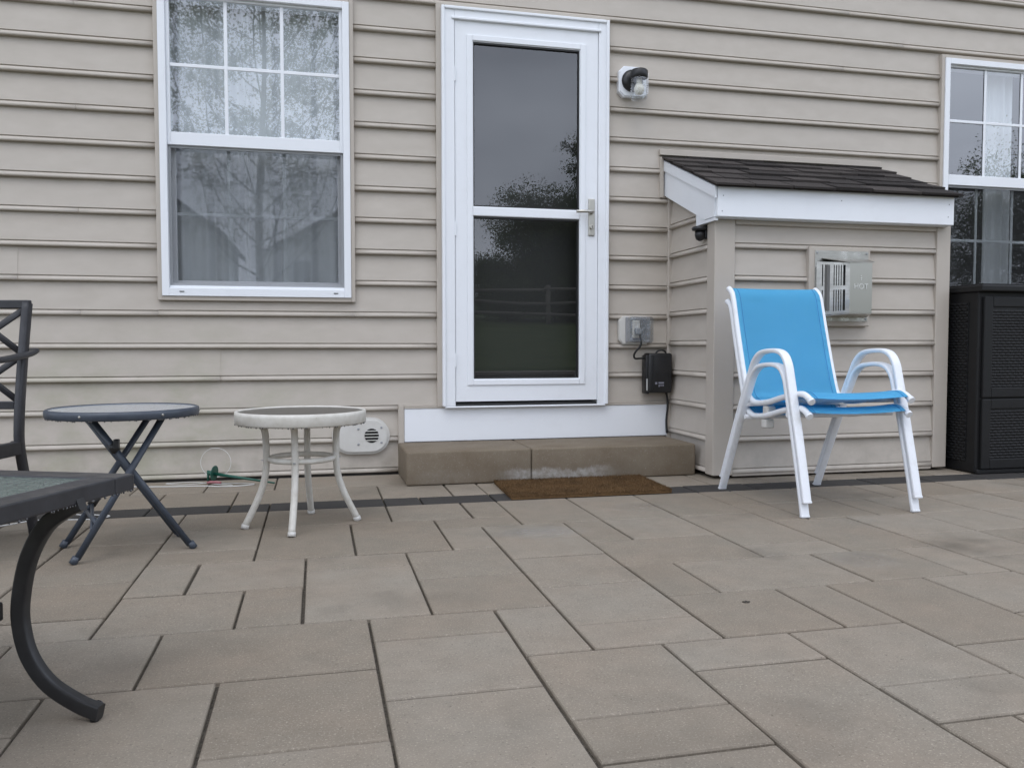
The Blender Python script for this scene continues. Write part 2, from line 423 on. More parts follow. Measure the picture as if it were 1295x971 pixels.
# ------------------------------------------------------------------ patio
GX0, GMX, GY0, GMY = -.040, .1582, -2.355, .1615
bm = B(); box(bm, -4.3, 7.3, -7.5, -.002, -.07, -.012)
patio = newobj('patio', bm, M['sand']); patio['kind'] = 'structure'
def pv(name, w, d, gap=.0072, ch=.0056):
    bm = B(); hx, hy = w / 2 - gap / 2, d / 2 - gap / 2; rings = []
    for x, y, z in ((hx, hy, -.045), (hx, hy, -.0042), (hx - ch * .35, hy - ch * .35, -.0012), (hx - ch * 1.2, hy - ch * 1.2, 0)):
        rings.append([bm.verts.new((sx * x, sy * y, z)) for sx, sy in ((-1, -1), (1, -1), (1, 1), (-1, 1))])
    for A, C in zip(rings[:-1], rings[1:]):
        for k in range(4): bm.faces.new((A[k], A[(k + 1) % 4], C[(k + 1) % 4], C[k]))
    bm.faces.new(rings[-1])
    me = bpy.data.meshes.new(name); bm.to_mesh(me); bm.free(); return me
known = """-2 1 -2 0|-4 -2 -2 0|1 3 -1 0|1 3 -3 -1|1 3 -6 -3|-3 -1 -5 -2|-1 1 -4 -2|-1 1 -6 -4|-5 -3 -3 -2|-5 -3 -4 -3|3 4 -2 0|3 5 -4 -2|3 5 -5 -4|3 5 -7 -5|4 6 -1 1|4 6 -2 -1|4 6 1 3|4 6 3 6|6 8 -2 0|8 9 -2 0|5 7 -3 -2|5 7 -6 -3|7 9 -4 -2|7 9 -5 -4|7 8 -7 -5|8 10 -7 -5|9 11 -3 0|9 11 -5 -3|11 13 -2 0|0 2 0 3|0 2 3 4|-3 -1 0 2|-1 0 0 2|-2 0 2 4|-3 -2 2 4|2 4 0 2|2 4 2 4|6 7 0 2|7 10 0 2|10 12 0 2|12 13 0 2|13 15 1 3|13 15 -1 1|6 9 2 4|5 7 6 9|6 7 4 6|7 9 6 9|7 9 4 6|9 11 2 3|9 11 3 6|9 11 6 9|11 12 7 9|11 12 5 7|11 13 2 5|12 14 7 9|12 14 5 7|13 15 3 5|14 16 7 9|14 15 5 7|15 17 5 7|15 17 3 5|16 17 7 9|17 19 7 9|17 19 5 7|-1 2 7 9|2 4 7 9|4 5 7 9|-1 1 4 7|1 3 4 7|3 5 6 7|3 4 4 6|-3 -1 4 5|-3 -1 5 7|-3 -1 7 9|-5 -3 3 6|-5 -3 6 9|-5 -3 1 3|-5 -3 0 1"""
occ = {}; rects = []
K0, K1, J0, J1 = -26, 46, -31, 9
def put(a, b_, c, d):
    for i in range(a, b_):
        for j in range(c, d):
            if (i, j) in occ: return False
    for i in range(a, b_):
        for j in range(c, d): occ[(i, j)] = 1
    rects.append((a, b_, c, d)); return True
for s in known.split('|'):
    if not put(*map(int, s.split())): print('paver clash', s)
sizes = [(2, 2), (2, 2), (2, 3), (2, 3), (2, 1), (1, 2), (3, 2)]
for j in range(J1 - 1, J0 - 1, -1):
    for i in range(K0, K1):
        if (i, j) in occ: continue
        random.shuffle(sizes)
        for w, h in sizes + [(1, 1)]:
            if i + w <= K1 and j - h + 1 >= J0 and put(i, i + w, j - h + 1, j + 1): break
fwd = cam.rotation_euler.to_matrix() @ Vector((0, 0, -1)); rt = cam.rotation_euler.to_matrix() @ Vector((1, 0, 0)); upv = cam.rotation_euler.to_matrix() @ Vector((0, 1, 0))
def inframe(x, y, z=0, m=1.12):
    d = Vector((x, y, z)) - cam.location; f = d.dot(fwd)
    if f < .2: return False
    return abs(d.dot(rt) / f) < .617 * m and abs(d.dot(upv) / f) < .463 * m
cache = {}; rest = B(); nobj = 0
def paver(x0, x1, y0, y1, m, name, key):
    global nobj
    cx, cy = (x0 + x1) / 2, (y0 + y1) / 2
    see = any(inframe(x, y) for x in (x0, cx, x1) for y in (y0, cy, y1))
    if key not in cache:
        me = pv(name, x1 - x0, y1 - y0); me.materials.append(m); cache[key] = me
    loc = (cx + random.uniform(-.0012, .0012), cy + random.uniform(-.0012, .0012), random.uniform(-.0012, .0008))
    rot = (random.uniform(-.0022, .0022), random.uniform(-.0022, .0022), random.uniform(-.0015, .0015))
    if see and nobj < 290:
        link(name, cache[key], patio, loc, rot); nobj += 1
    else:
        t = bmesh.new(); t.from_mesh(cache[key]); t.transform(Matrix.Translation(loc))
        tmp = bpy.data.meshes.new('t'); t.to_mesh(tmp); t.free(); rest.from_mesh(tmp); bpy.data.meshes.remove(tmp)
rects.sort(key=lambda r: -r[2])
for a, b_, c, d in rects:
    paver(GX0 + a * GMX, GX0 + b_ * GMX, GY0 + c * GMY, GY0 + d * GMY, M['paver'], 'paver', ('p', b_ - a, d - c))
SY0, SY1 = -.9015, -.728
k = K0; joints = [-4, -2, -1, 2, 3, 5]
while k < K1:
    e = k + (2 if k != -1 else 3)
    for q in joints:
        if k < q < e: e = q
    paver(GX0 + k * GMX, GX0 + e * GMX, SY0, SY1, M['dark_paver'], 'border_paver', ('d', e - k)); k = e
for r, (y0, y1, js) in enumerate(((-.728, -.385, [-4, -2, 2, 4, 5, 7]), (-.385, -.03, [-3, -1, 1, 3, 6, 8]))):
    k = K0
    while k < K1:
        e = k + 2 + (k + r) % 2
        for q in js:
            if k < q < e: e = q
        paver(GX0 + k * GMX, GX0 + e * GMX, y0, y1, M['paver'], 'paver', ('b', r, e - k)); k = e
o = newobj('paver', rest, M['paver'], patio); o.data.materials[0] = M['paver']; o['kind'] = 'stuff'

# ================================================================== house
house = empty('house', (0, 0, 0))
tag(house, 'beige vinyl sided house wall with white storm door and windows behind the patio', 'house')
SP, Z0 = .1625, 2.147
PROF = [(0, -.0245), (-.0205, -.0245), (-.0238, -.0222), (-.0254, -.0185), (-.0250, -.0138), (-.0230, -.0085), (-.0190, -.0032), (-.0088, -.0018), (-.0088, .0014), (-.0178, .0034), (-.0022, .1380), (-.0018, .150)]
def clip(prof, lo, hi):
    out = []
    for (a, b_) in zip(prof[:-1], prof[1:]):
        (y0, z0), (y1, z1) = a, b_
        def cut(z):
            t = (z - z0) / (z1 - z0); return (y0 + t * (y1 - y0), z)
        if z1 <= lo or z0 >= hi:
            if not (abs(z1 - z0) < 1e-9 and lo <= z0 <= hi): continue
        A = cut(lo) if z0 < lo else a; C = cut(hi) if z1 > hi else b_
        if not out or (abs(out[-1][0] - A[0]) + abs(out[-1][1] - A[1])) > 1e-7: out.append(A)
        out.append(C)
    return out
def course(parent, prof, u0, u1, zg, mode='front', plane=0.0, off=0.0):
    """one strip of siding between u0,u1 along the wall"""
    bm = B(); rows = []; ns = max(1, int(abs(u1 - u0) / .14))
    for i_ in range(ns + 1):
        u = u0 + (u1 - u0) * i_ / ns; row = []
        ed = min(1.0, min(i_, ns - i_) / 2.0)
        wy = .0016 * mnoise.noise(Vector((u * 1.7, zg * 9, plane * 5))) * ed; wz = .0016 * mnoise.noise(Vector((u * .8, zg * 9 + 40, plane)))
        for y, z in prof:
            y = y - off + wy * (1 if z < .10 else 0)
            row.append(bm.verts.new((u, plane + y, zg + z + (wz if len(prof) == len(PROF) else 0)) if mode == 'front' else (plane + y, u, zg + z)))
        rows.append(row)
    for ra, rb in zip(rows[:-1], rows[1:]):
        for i in range(len(prof) - 1):
            f = bm.faces.new((ra[i], rb[i], rb[i + 1], ra[i + 1]))
            if len(prof) > 8 and 1 <= i <= 6: f.smooth = True
    rows = [rows[0], rows[-1]]
    for row in rows:                                   # closed ends give the panel a thickness
        y_b = plane + .002
        e = [bm.verts.new((v.co.x, y_b, v.co.z) if mode == 'front' else (y_b, v.co.y, v.co.z)) for v in (row[-1], row[0])]
        try: bm.faces.new(row + e)
        except ValueError: pass
    bmesh.ops.recalc_face_normals(bm, faces=bm.faces[:])
    # make the outside face the viewer
    for f in bm.faces:
        pass
    return newobj('siding_panel', bm, M['siding'], parent)
# sheathing behind the siding with the openings left free
OPEN = [(-.752, .199, .897, 2.430, 'w'), (.622, 1.571, .350, 2.448, 'd'), (3.698, 4.649, .897, 2.430, 'w'), (.417, 1.945, -.1, .360, 'k'), (1.950, 3.300, -.1, 1.44, 'c')]
HX0, HX1, HTOP = -4.2, 7.2, 5.35
bm = B()
holes = [(-.74, .187, .909, 2.418), (.64, 1.555, .20, 2.436), (3.71, 4.637, .909, 2.418)]
cx = sorted({HX0, HX1, *[h[0] for h in holes], *[h[1] for h in holes]}); cz = sorted({-.05, HTOP, *[h[2] for h in holes], *[h[3] for h in holes]})
for x0, x1 in zip(cx[:-1], cx[1:]):
    for z0, z1 in zip(cz[:-1], cz[1:]):
        mx_, mz_ = (x0 + x1) / 2, (z0 + z1) / 2
        if any(h[0] < mx_ < h[1] and h[2] < mz_ < h[3] for h in holes): continue
        box(bm, x0, x1, .003, .11, z0, z1)
wall = newobj('back_wall', bm, M['room'], house)
rs = random.Random(3)
for n in range(-20, 14):
    zg = Z0 - n * SP; lo, hi = zg - .0245, zg + .150
    cuts = {HX0, HX1}
    for o_ in OPEN:
        if o_[3] > lo + .001 and o_[2] < hi - .012: cuts |= {o_[0], o_[1]}
    # butt joints between panel lengths, in view where the photograph shows them
    seams = [-2.9 + ((n % 3) * .9), 5.6 - ((n % 4) * .5)]
    if n == 7: seams.append(-1.385)
    if n == 8: seams.append(-.115)
    if n == 10: seams.append(-.48)
    if n in (-2, -3): seams.append(3.42 if n == -2 else 3.05)
    if n in (-1,): seams.append(3.02)
    if n < -3: seams.append(rs.uniform(-1.5, 3.5))
    seams = [s for s in seams if not any(o_[0] - .05 < s < o_[1] + .05 and o_[3] > lo and o_[2] < hi for o_ in OPEN)]
    cc = sorted(cuts | set(seams))
    flip = 0
    for a, b_ in zip(cc[:-1], cc[1:]):
        m_ = (a + b_) / 2; zl, zh = -.0245, .150
        drop = False
        for o_ in OPEN:
            if o_[0] < m_ < o_[1]:
                ol, oh = o_[2] - zg, o_[3] - zg
                if ol <= zl + .003 and oh >= zh - .010: drop = True
                elif ol <= zl + .003 < oh: zl = max(zl, oh)
                elif oh >= zh - .010 and ol < zh: zh = min(zh, ol)
        if drop or zh - zl < .006: continue
        pr = PROF if (zl <= -.024 and zh >= .149) else clip(PROF, zl, zh)
        if len(pr) < 2: continue
        over = 0.0
        if b_ in seams: over = .012
        course(wall, pr, a, b_ + over, zg, off=(.0020 if flip % 2 else 0))
        if b_ in seams: flip += 1
def beige_frame(x0, x1, z0, z1, w=.021, y=-.038, bottom=True, name='trim_channel', parent=None):
    for (a, b_, c, d) in [(x0, x0 + w, z0, z1), (x1 - w, x1, z0, z1), (x0 + w, x1 - w, z1 - w, z1)] + ([(x0 + w, x1 - w, z0, z0 + w)] if bottom else []):
        bm = B(); box(bm, a, b_, y, .003, c, d, .002, 1); newobj(name, bm, M['beige'], parent)
# ---- windows
def rectframe(bm, x0, x1, z0, z1, w, y0, y1, wb=None, wt=None, bev=.002):
    wb = w if wb is None else wb; wt = w if wt is None else wt
    box(bm, x0, x0 + w, y0, y1, z0, z1, bev, 1); box(bm, x1 - w, x1, y0, y1, z0, z1, bev, 1)
    box(bm, x0 + w, x1 - w, y0, y1, z1 - wt, z1, bev, 1); box(bm, x0 + w, x1 - w, y0, y1, z0, z0 + wb, bev, 1)
def pane(name, x0, x1, z0, z1, y, mat_, parent, th=.004):
    bm = B(); box(bm, x0, x1, y, y + th, z0, z1); bm.normal_update()
    # one optical surface: the room side of the pane is dropped
    for f in [f for f in bm.faces if abs(f.normal.y) < .5 or f.normal.y > .5]: bm.faces.remove(f)
    return newobj(name, bm, mat_, parent)
def window(dx, label):
    bm = B(); rectframe(bm, -.731 + dx, .178 + dx, .918, 2.409, .034, -.046, .09, wb=.040)
    box(bm, -.697 + dx, .144 + dx, -.030, .09, .958, .970, .002, 1)
    w = newobj('window', bm, M['white'], house)
    beige_frame(-.752 + dx, .199 + dx, .897, 2.430, parent=w)
    us = B(); rectframe(us, -.697 + dx, .144 + dx, 1.655, 2.375, .016, -.026, .012, wb=.062, wt=.012); u = newobj('upper_sash', us, M['white'], w)
    ls = B(); rectframe(ls, -.690 + dx, .138 + dx, .968, 1.68, .022, .022, .055, wb=.03); l = newobj('lower_sash', ls, M['white'], w)
    sf = B(); rectframe(sf, -.697 + dx, .144 + dx, .970, 1.655, .013, -.014, -.004, bev=.001); newobj('screen_frame', sf, M['greyframe'], w)
    sc = B(); box(sc, -.684 + dx, .131 + dx, -.009, -.0082, .983, 1.642); newobj('insect_screen', sc, M['screen'], w)
    pane('pane', -.681 + dx, .128 + dx, 1.717, 2.363, -.012, M['glass_win'], w)
    pane('pane', -.668 + dx, .116 + dx, .998, 1.66, .030, M['glass_win'], w)
    for x in (-.420, -.152):
        m1 = B(); box(m1, x - .0085 + dx, x + .0085 + dx, -.0190, -.0125, 1.717, 2.363, .002, 1); newobj('muntin', m1, M['white'], w)
        m1 = B(); box(m1, x - .0065 + dx, x + .0105 + dx, .0355, .043, .998, 1.65, .002, 1); newobj('muntin', m1, M['white'], w)
    m1 = B(); box(m1, -.681 + dx, .128 + dx, -.0185, -.0123, 2.034, 2.051, .002, 1); newobj('muntin', m1, M['white'], w)
    m1 = B(); box(m1, -.668 + dx, .116 + dx, .0345, .042, 1.319, 1.336, .002, 1); newobj('muntin', m1, M['white'], w)
    for x in (-.65, .09):
        m1 = B(); box(m1, x + dx, x + .022 + dx, -.0485, -.045, .938, .942); newobj('weep_slot', m1, M['gasket'], w)
    return w
window(0, ''); window(4.45, '')
def curtain(x0, x1, label, seed):
    r_ = random.Random(seed); bm = B(); n = 150; cols = []
    ph = [r_.uniform(0, 6.3) for _ in range(4)]
    for s_ in (0, 1):
        for i in range(n + 1):
            x = x0 + (x1 - x0) * i / n
            col_ = []
            for j in range(7):
                z = .80 + 1.72 * j / 6; am = 1 - .35 * j / 6
                y = .118 + am * (.016 * math.sin(x * 62 + ph[0] + .3 * math.sin(z * 2 + ph[2])) + .012 * math.sin(x * 31 + ph[1]) + .010 * math.sin(x * 101 + ph[3]))
                col_.append(bm.verts.new((x, y + .0018 * s_, z)))
            cols.append(col_)
    for s_ in (0, 1):
        for i in range(n):
            A, C = cols[s_ * (n + 1) + i], cols[s_ * (n + 1) + i + 1]
            for j in range(6): bm.faces.new((A[j], C[j], C[j + 1], A[j + 1]))
    o = newobj('curtain', bm, M['curtain'], smooth=True)
    return tag(o, label, 'curtain', 'curtains behind the windows')
curtain(-.80, -.32, 'sheer grey curtain panel in left window, left half', 1)
curtain(-.345, .26, 'sheer grey curtain panel in left window, right half', 2)
curtain(4.15, 4.36, 'narrow sheer curtain panel inside the window above the black cabinet', 5)
# ---- room behind
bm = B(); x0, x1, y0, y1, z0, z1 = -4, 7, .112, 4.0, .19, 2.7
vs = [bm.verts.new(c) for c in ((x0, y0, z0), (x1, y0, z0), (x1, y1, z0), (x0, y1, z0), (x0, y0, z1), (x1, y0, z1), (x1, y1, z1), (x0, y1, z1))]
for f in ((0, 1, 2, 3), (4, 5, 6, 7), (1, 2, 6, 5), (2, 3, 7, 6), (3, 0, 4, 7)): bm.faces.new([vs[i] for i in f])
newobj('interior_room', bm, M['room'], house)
# ---- upper part: eave and roof
bm = B(); box(bm, HX0 - .3, HX1 + .3, -.40, .4, HTOP, HTOP + .03); newobj('soffit', bm, M['white'], house)
bm = B(); box(bm, HX0 - .3, HX1 + .3, -.43, -.402, HTOP, HTOP + .19, .004, 1); newobj('fascia', bm, M['white'], house)
bm = B(); prism(bm, [(-.50, HTOP + .17), (5.0, HTOP + 2.9), (10.4, HTOP + .17), (10.4, HTOP + .11), (5, HTOP + 2.83), (-.50, HTOP + .11)], 'x', HX0 - .4, HX1 + .4); newobj('roof', bm, M['shingle'], house)
for x in (HX0, HX1 - .1):
    bm = B(); box(bm, x, x + .1, .111, 9.8, -.05, HTOP + .02); newobj('side_wall', bm, M['siding'], house)
bm = B(); box(bm, HX0, HX1, 9.8, 9.9, -.05, HTOP + .02); newobj('far_wall', bm, M['siding'], house)
for x in (HX0 - .02, HX1 - .08):
    bm = B(); box(bm, x, x + .1, -.03, .109, 0, HTOP - .001, .004, 1); newobj('corner_post', bm, M['beige'], house)
# ---- storm door
bm = B()
for (a, b_, c, d) in ((.655, .716, .352, 2.425), (1.507, 1.558, .352, 2.425), (.716, 1.507, 2.377, 2.425)):
    box(bm, a, b_, -.058, .05, c, d, .004, 2)
for (a, b_, c, d) in ((.647, .664, .352, 2.432), (1.549, 1.566, .352, 2.432), (.664, 1.549, 2.416, 2.432)):
    box(bm, a, b_, -.068, .0, c, d, .004, 2)
box(bm, .70, 1.52, -.066, -.02, 2.366, 2.380, .003, 1)
door = newobj('storm_door', bm, M['white'], house)
beige_frame(.622, 1.579, .350, 2.452, w=.026, y=-.036, bottom=False, parent=door)
LY = -.050
bm = B(); LX0, LX1, LZ0, LZ1 = .7185, 1.5045, .377, 2.3715
GX0_, GX1_ = .815, 1.400
box(bm, LX0, GX0_, LY, -.012, LZ0, LZ1); box(bm, GX1_, LX1, LY, -.012, LZ0, LZ1)
box(bm, GX0_, GX1_, LY, -.012, LZ0, .497); box(bm, GX0_, GX1_, LY, -.012, 2.262, LZ1)
leaf = newobj('door_leaf', bm, M['white'], door)
bm = B(); box(bm, GX0_ - .004, GX1_ + .004, -.056, -.016, 1.358, 1.408, .005, 2); newobj('mid_rail', bm, M['white'], door)
bm = B()       # raised glazing bead around both lights
for (a, b_, c, d) in ((GX0_ - .034, GX0_ - .004, .463, 2.296), (GX1_ + .004, GX1_ + .034, .463, 2.296), (GX0_ - .004, GX1_ + .004, .463, .493), (GX0_ - .004, GX1_ + .004, 2.266, 2.296)):
    box(bm, a, b_, LY - .007, LY + .002, c, d, .003, 2)
newobj('glazing_bead', bm, M['white'], door)
bm = B()
for z in (.500, 1.352, 1.412, 2.257):
    box(bm, GX0_, GX1_, -.049, -.02, z - .0035, z + .0035)
for x in (GX0_ + .003, GX1_ - .003): box(bm, x - .003, x + .003, -.048, -.02, .497, 2.262)
newobj('gasket', bm, M['gasket'], door)
pane('glass_pane', GX0_, GX1_, 1.408, 2.262, -.036, M['glass_door'], door)
pane('glass_pane', GX0_, GX1_, .497, 1.358, -.031, M['glass_door'], door)
bm = B(); box(bm, .716, 1.507, -.044, .09, .353, .366, .001, 1); newobj('threshold', bm, M['gasket'], door)
bm = B(); box(bm, .660, 1.552, -.060, .09, .3435, .3525, .002, 1); newobj('sill', bm, M['white'], door)
for z in (.56, 1.25, 2.05):
    bm = B(); box(bm, .7135, .7215, -.0605, -.04, z, z + .075, .001, 1); newobj('hinge', bm, M['white'], door)
bm = B(); box(bm, 1.451, 1.487, -.060, -.049, 1.272, 1.472, .004, 2); hp = newobj('handle_plate', bm, M['nickel'], door)
bm = B(); tube(bm, [(1.470, -.058, 1.398), (1.470, -.085, 1.398), (1.462, -.092, 1.398), (1.42, -.094, 1.397), (1.372, -.092, 1.396)], .0085, 10); newobj('handle_lever', bm, M['nickel'], hp)
bm = B(); lathe(bm, [(.0125, 0), (.0125, -.006), (.010, -.008)], 1.469, -.060, 1.318, 20, 'y'); newobj('keyhole', bm, M['nickel'], hp)
bm = B(); box(bm, 1.4675, 1.4705, -.0695, -.067, 1.311, 1.325); newobj('key_slot', bm, M['gasket'], hp)
# dark panel behind the door glass, the unlit interior put into its colour
bm = B(); box(bm, .66, 1.55, .075, .109, .367, 2.40, .004, 1); newobj('dark_interior_panel', bm, mat('interior_shade_tone', (.030, .028, .027), .6), door)
# kick board below the door
bm = B(); box(bm, .446, 1.940, -.030, .002, .1655, .3420, .003, 1); newobj('kick_board', bm, M['board'], house)
bm = B(); box(bm, .415, .4455, -.034, .002, .02, .362, .003, 1); newobj('trim_channel', bm, M['beige'], house)
bm = B(); box(bm, .446, 1.940, -.034, .002, .3425, .3500, .002, 1); newobj('trim_channel', bm, M['beige'], house)
for xa, xb in ((.446, .6215), (1.580, 1.940)):
    bm = B(); box(bm, xa, xb, -.030, .002, .3505, .3620, .002, 1); newobj('trim_channel', bm, M['beige'], house)
# ---- fireplace bump-out
CX0, CX1, CY = 1.962, 3.288, -.560
bm = B(); box(bm, CX0, CX1, CY, .0, .03, 1.34); ch = newobj('fireplace_bump_out', bm, M['siding'], house)
ZC = Z0 + .014
for n in range(5, 14):
    zg = ZC - n * SP; zl, zh = -.0245, .150
    if zg + zh > 1.300: zh = 1.300 - zg
    pr = PROF if zh >= .149 else clip(PROF, zl, zh)
    if zh < -.01: continue
    course(ch, pr, CX0 + .078, 3.222, zg, 'front', CY - .003)
for n in range(3, 14):
    zg = ZC - n * SP; top = zg + .152
    ys_ = max(CY + .052, -.002 - (1.732 - .028 - top) / (.280 / .680))
    if ys_ < -.02: course(ch, PROF, ys_, -.008, zg, 'side', CX0 - .003)
for a, b_, c, d in ((CX0 - .030, CX0 + .082, CY - .030, CY + .054), (3.222, 3.306, CY - .030, CY + .06)):
    bm = B(); box(bm, a, b_, c, d, .018, 1.318, .004, 2); newobj('corner_post', bm, M['beige'], ch)
bm = B(); box(bm, 1.930, 1.9585, -.036, -.0025, 1e-3+.02, 1.60, .003, 1); newobj('inside_corner_channel', bm, M['beige'], ch)
bm = B(); box(bm, CX0 + .084, 3.220, CY - .029, CY - .004, 1.278, 1.305, .003, 1); newobj('top_channel', bm, M['beige'], ch)
bm = B(); box(bm, CX0 + .084, 3.220, CY - .022, CY - .004, .010, .026, .002, 1); newobj('starter_strip', bm, M['beige'], ch)
# ---- its roof
RY0, RZ0, RY1, RZ1 = -.002, 1.732, -.682, 1.452
def rz(y): return RZ0 + (RZ1 - RZ0) * (y - RY0) / (RY1 - RY0)
bm = B(); prism(bm, [(RY0, rz(RY0)), (RY1 + .012, rz(RY1 + .012)), (RY1 + .012, rz(RY1 + .012) - .012), (RY0, rz(RY0) - .012)], 'x', 1.900, 3.282)
croof = newobj('bump_out_roof', bm, M['shingle'], house)
bm = B(); box(bm, 1.915, 3.272, -.650, -.628, 1.303, 1.451, .003, 1); newobj('fascia_board', bm, M['white'], croof)
for xa, xb in ((1.909, 1.927), (3.262, 3.276)):
    bm = B(); prism(bm, [(-.004, rz(-.004) - .016), (-.6275, rz(-.6275) - .016), (-.6275, 1.305), (-.52, 1.305), (-.004, 1.520)], 'x', xa, xb); newobj('rake_board', bm, M['white'], croof)
bm = B(); prism(bm, [(-.004, rz(-.004) - .0165), (-.652, rz(-.652) - .0165), (-.652, rz(-.652) - .072), (-.004, rz(-.004) - .072)], 'x', 1.900, 1.9085); newobj('rake_trim', bm, M['white'], croof)
bm = B(); prism(bm, [(-.6275, 1.303), (-.6275, 1.2875), (-.42, 1.2875), (-.42, 1.345), (-.52, 1.303)], 'x', 1.912, 1.930); newobj('return_board', bm, M['white'], croof)
bm = B(); box(bm, 1.9305, 3.26, -.6275, -.594, 1.300, 1.309); newobj('soffit', bm, M['white'], croof)
bm = B(); prism(bm, [(-.004, rz(-.004) - .016), (-.60, rz(-.60) - .016), (-.60, 1.341), (-.004, 1.341)], 'x', CX0 + .004, 3.25); newobj('gable_fill', bm, M['siding'], croof)
bm = B(); box(bm, 1.878, 3.290, -.030, .002, 1.736, 1.768, .002, 1); newobj('flashing', bm, M['beige'], croof)
bm = B(); box(bm, 1.880, 1.9005, -.034, .002, 1.50, 1.725, .002, 1); newobj('trim_channel', bm, M['beige'], croof)
for x, z in ((1.945, 1.405), (2.60, 1.405), (3.235, 1.345), (3.24, 1.41), (1.94, 1.33)):
    bm = B(); lathe(bm, [(.0035, 0), (.0028, -.0012)], x, -.650, z, 8, 'y'); newobj('nail', bm, M['greyframe'], croof)
rs = random.Random(11); rows = 5; ang = math.atan2(RZ0 - RZ1, RY0 - RY1)
slope = math.hypot(RY0 - RY1, RZ0 - RZ1)
for r in range(rows + 1):
    s0 = r * slope / (rows + .3) - (0 if r else .004); s1 = s0 + slope / (rows + .3) + .05      # measured up from the eave
    if s1 > slope - .005: s1 = slope - .005
    x = 1.885
    while x < 3.29:
        w = rs.choice((.11, .15, .17, .21, .24, .29)); e = min(x + w, 3.292)
        if 3.292 - e < .05: e = 3.292
        lift = .004 + (rs.random() < .45) * .0055; low = s0 - (rs.uniform(0, .006))
        bm = B()
        def P3(u, s, h):
            return (u, RY1 + s * math.cos(ang) - h * math.sin(ang), RZ1 + s * math.sin(ang) + h * math.cos(ang))
        q = .0045; t0, t1 = lift + .006, .002
        sk = rs.uniform(-.012, .012)
        vs = [bm.verts.new(P3(*c)) for c in ((x + q, low, .0005), (e - q, low, .0005), (e - q, s1, .0), (x + q, s1, .0), (x + q, low, t0 + .001), (e - q + sk * 0, low, t0 + .001), (e - q, s1, t1), (x + q, s1, t1))]
        for f in ((3, 2, 1, 0), (4, 5, 6, 7), (0, 1, 5, 4), (1, 2, 6, 5), (2, 3, 7, 6), (3, 0, 4, 7)): bm.faces.new([vs[i] for i in f])
        newobj('shingle', bm, M['shingle'], croof)
        x = e

# ================================================================== things fixed to the wall
t = empty('wall_lantern', (1.712, -.02, 2.04)); tag(t, 'jelly jar wall lantern with black cap on white block, right of the storm door', 'wall lamp')
def loc(t, bm):
    bm.transform(Matrix.Translation(-t.location)); return bm
bm = B(); c = .028; x0, x1, z0, z1 = 1.628, 1.800, 2.036, 2.202
prism(bm, [(x0 + c, z0), (x1 - c, z0), (x1, z0 + c), (x1, z1 - c), (x1 - c, z1), (x0 + c, z1), (x0, z1 - c), (x0, z0 + c)], 'y', -.048, -.004)
bmesh.ops.bevel(bm, geom=[e for e in bm.edges if all(v.co.y < -.04 for v in e.verts)], offset=.006, segments=2, affect='EDGES')
newobj('mounting_block', loc(t, bm), M['white'], t)
bm = B(); lathe(bm, [(.060, 0), (.060, -.008), (.052, -.020), (.040, -.026), (.012, -.030)], 1.702, -.0485, 2.122, 32, 'y'); newobj('canopy', loc(t, bm), M['blackbox'], t)
bm = B(); tube(bm, smooth_path([(1.702, -.07, 2.126), (1.704, -.095, 2.130), (1.712, -.115, 2.132)]), .022, 14); lathe(bm, [(.010, .034), (.040, .030), (.047, .022), (.047, -.012), (.043, -.016)], 1.712, -.128, 2.128, 28); newobj('socket_cap', loc(t, bm), M['blackbox'], t)
bm = B(); pr = [(.043, 0)]
for i in range(9): pr += [(.0465, -.004 - i * .012), (.0425, -.010 - i * .012)]
pr += [(.040, -.112), (.030, -.117), (.008, -.118)]
lathe(bm, pr, 1.712, -.128, 2.112, 32); newobj('glass_jar', loc(t, bm), M['glass_clear'], t)
bm = B(); lathe(bm, [(.014, 0), (.014, -.025), (.026, -.045), (.028, -.062), (.020, -.082), (.004, -.089)], 1.712, -.128, 2.112, 20); newobj('bulb', loc(t, bm), mat('bulb_glass', (.75, .72, .62), .35), t)
t = empty('outdoor_outlet', (1.73, -.02, .68)); tag(t, 'outdoor power outlet under a clear bubble cover beside the storm door', 'outlet')
bm = B(); c = .026; x0, x1, z0, z1 = 1.636, 1.826, .680, .838
prism(bm, [(x0 + c, z0), (x1 - c, z0), (x1, z0 + c), (x1, z1 - c), (x1 - c, z1), (x0 + c, z1), (x0, z1 - c), (x0, z0 + c)], 'y', -.044, -.004)
bmesh.ops.bevel(bm, geom=[e for e in bm.edges if all(v.co.y < -.04 for v in e.verts)], offset=.006, segments=2, affect='EDGES')
newobj('mounting_block', loc(t, bm), M['offwhite'], t)
bm = B(); box(bm, 1.672, 1.818, -.054, -.0445, .692, .832, .003, 1); newobj('outlet_plate', loc(t, bm), mat('grey_plastic', (.30, .30, .31), .5), t)
bm = B(); box(bm, 1.708, 1.752, -.064, -.0545, .715, .815, .006, 2); newobj('receptacle', loc(t, bm), M['offwhite'], t)
bm = B(); box(bm, 1.716, 1.748, -.098, -.0645, .735, .770, .006, 2); newobj('plug', loc(t, bm), M['greyframe'], t)
bm = B(); box(bm, 1.676, 1.814, -.118, -.0545, .690, .833, .014, 4); newobj('bubble_cover', loc(t, bm), M['glass_clear'], t)
t = empty('light_transformer', (1.86, -.03, .41)); tag(t, 'black low voltage transformer box hung on the wall corner below the outlet', 'power supply')
bm = B(); box(bm, 1.785, 1.925, -.115, -.030, .412, .632, .012, 3); sharpen(newobj('housing', loc(t, bm), M['blackbox'], t))
bm = B(); box(bm, 1.775, 1.800, -.095, -.032, .405, .622, .008, 2); sharpen(newobj('side_flange', loc(t, bm), M['blackbox'], t))
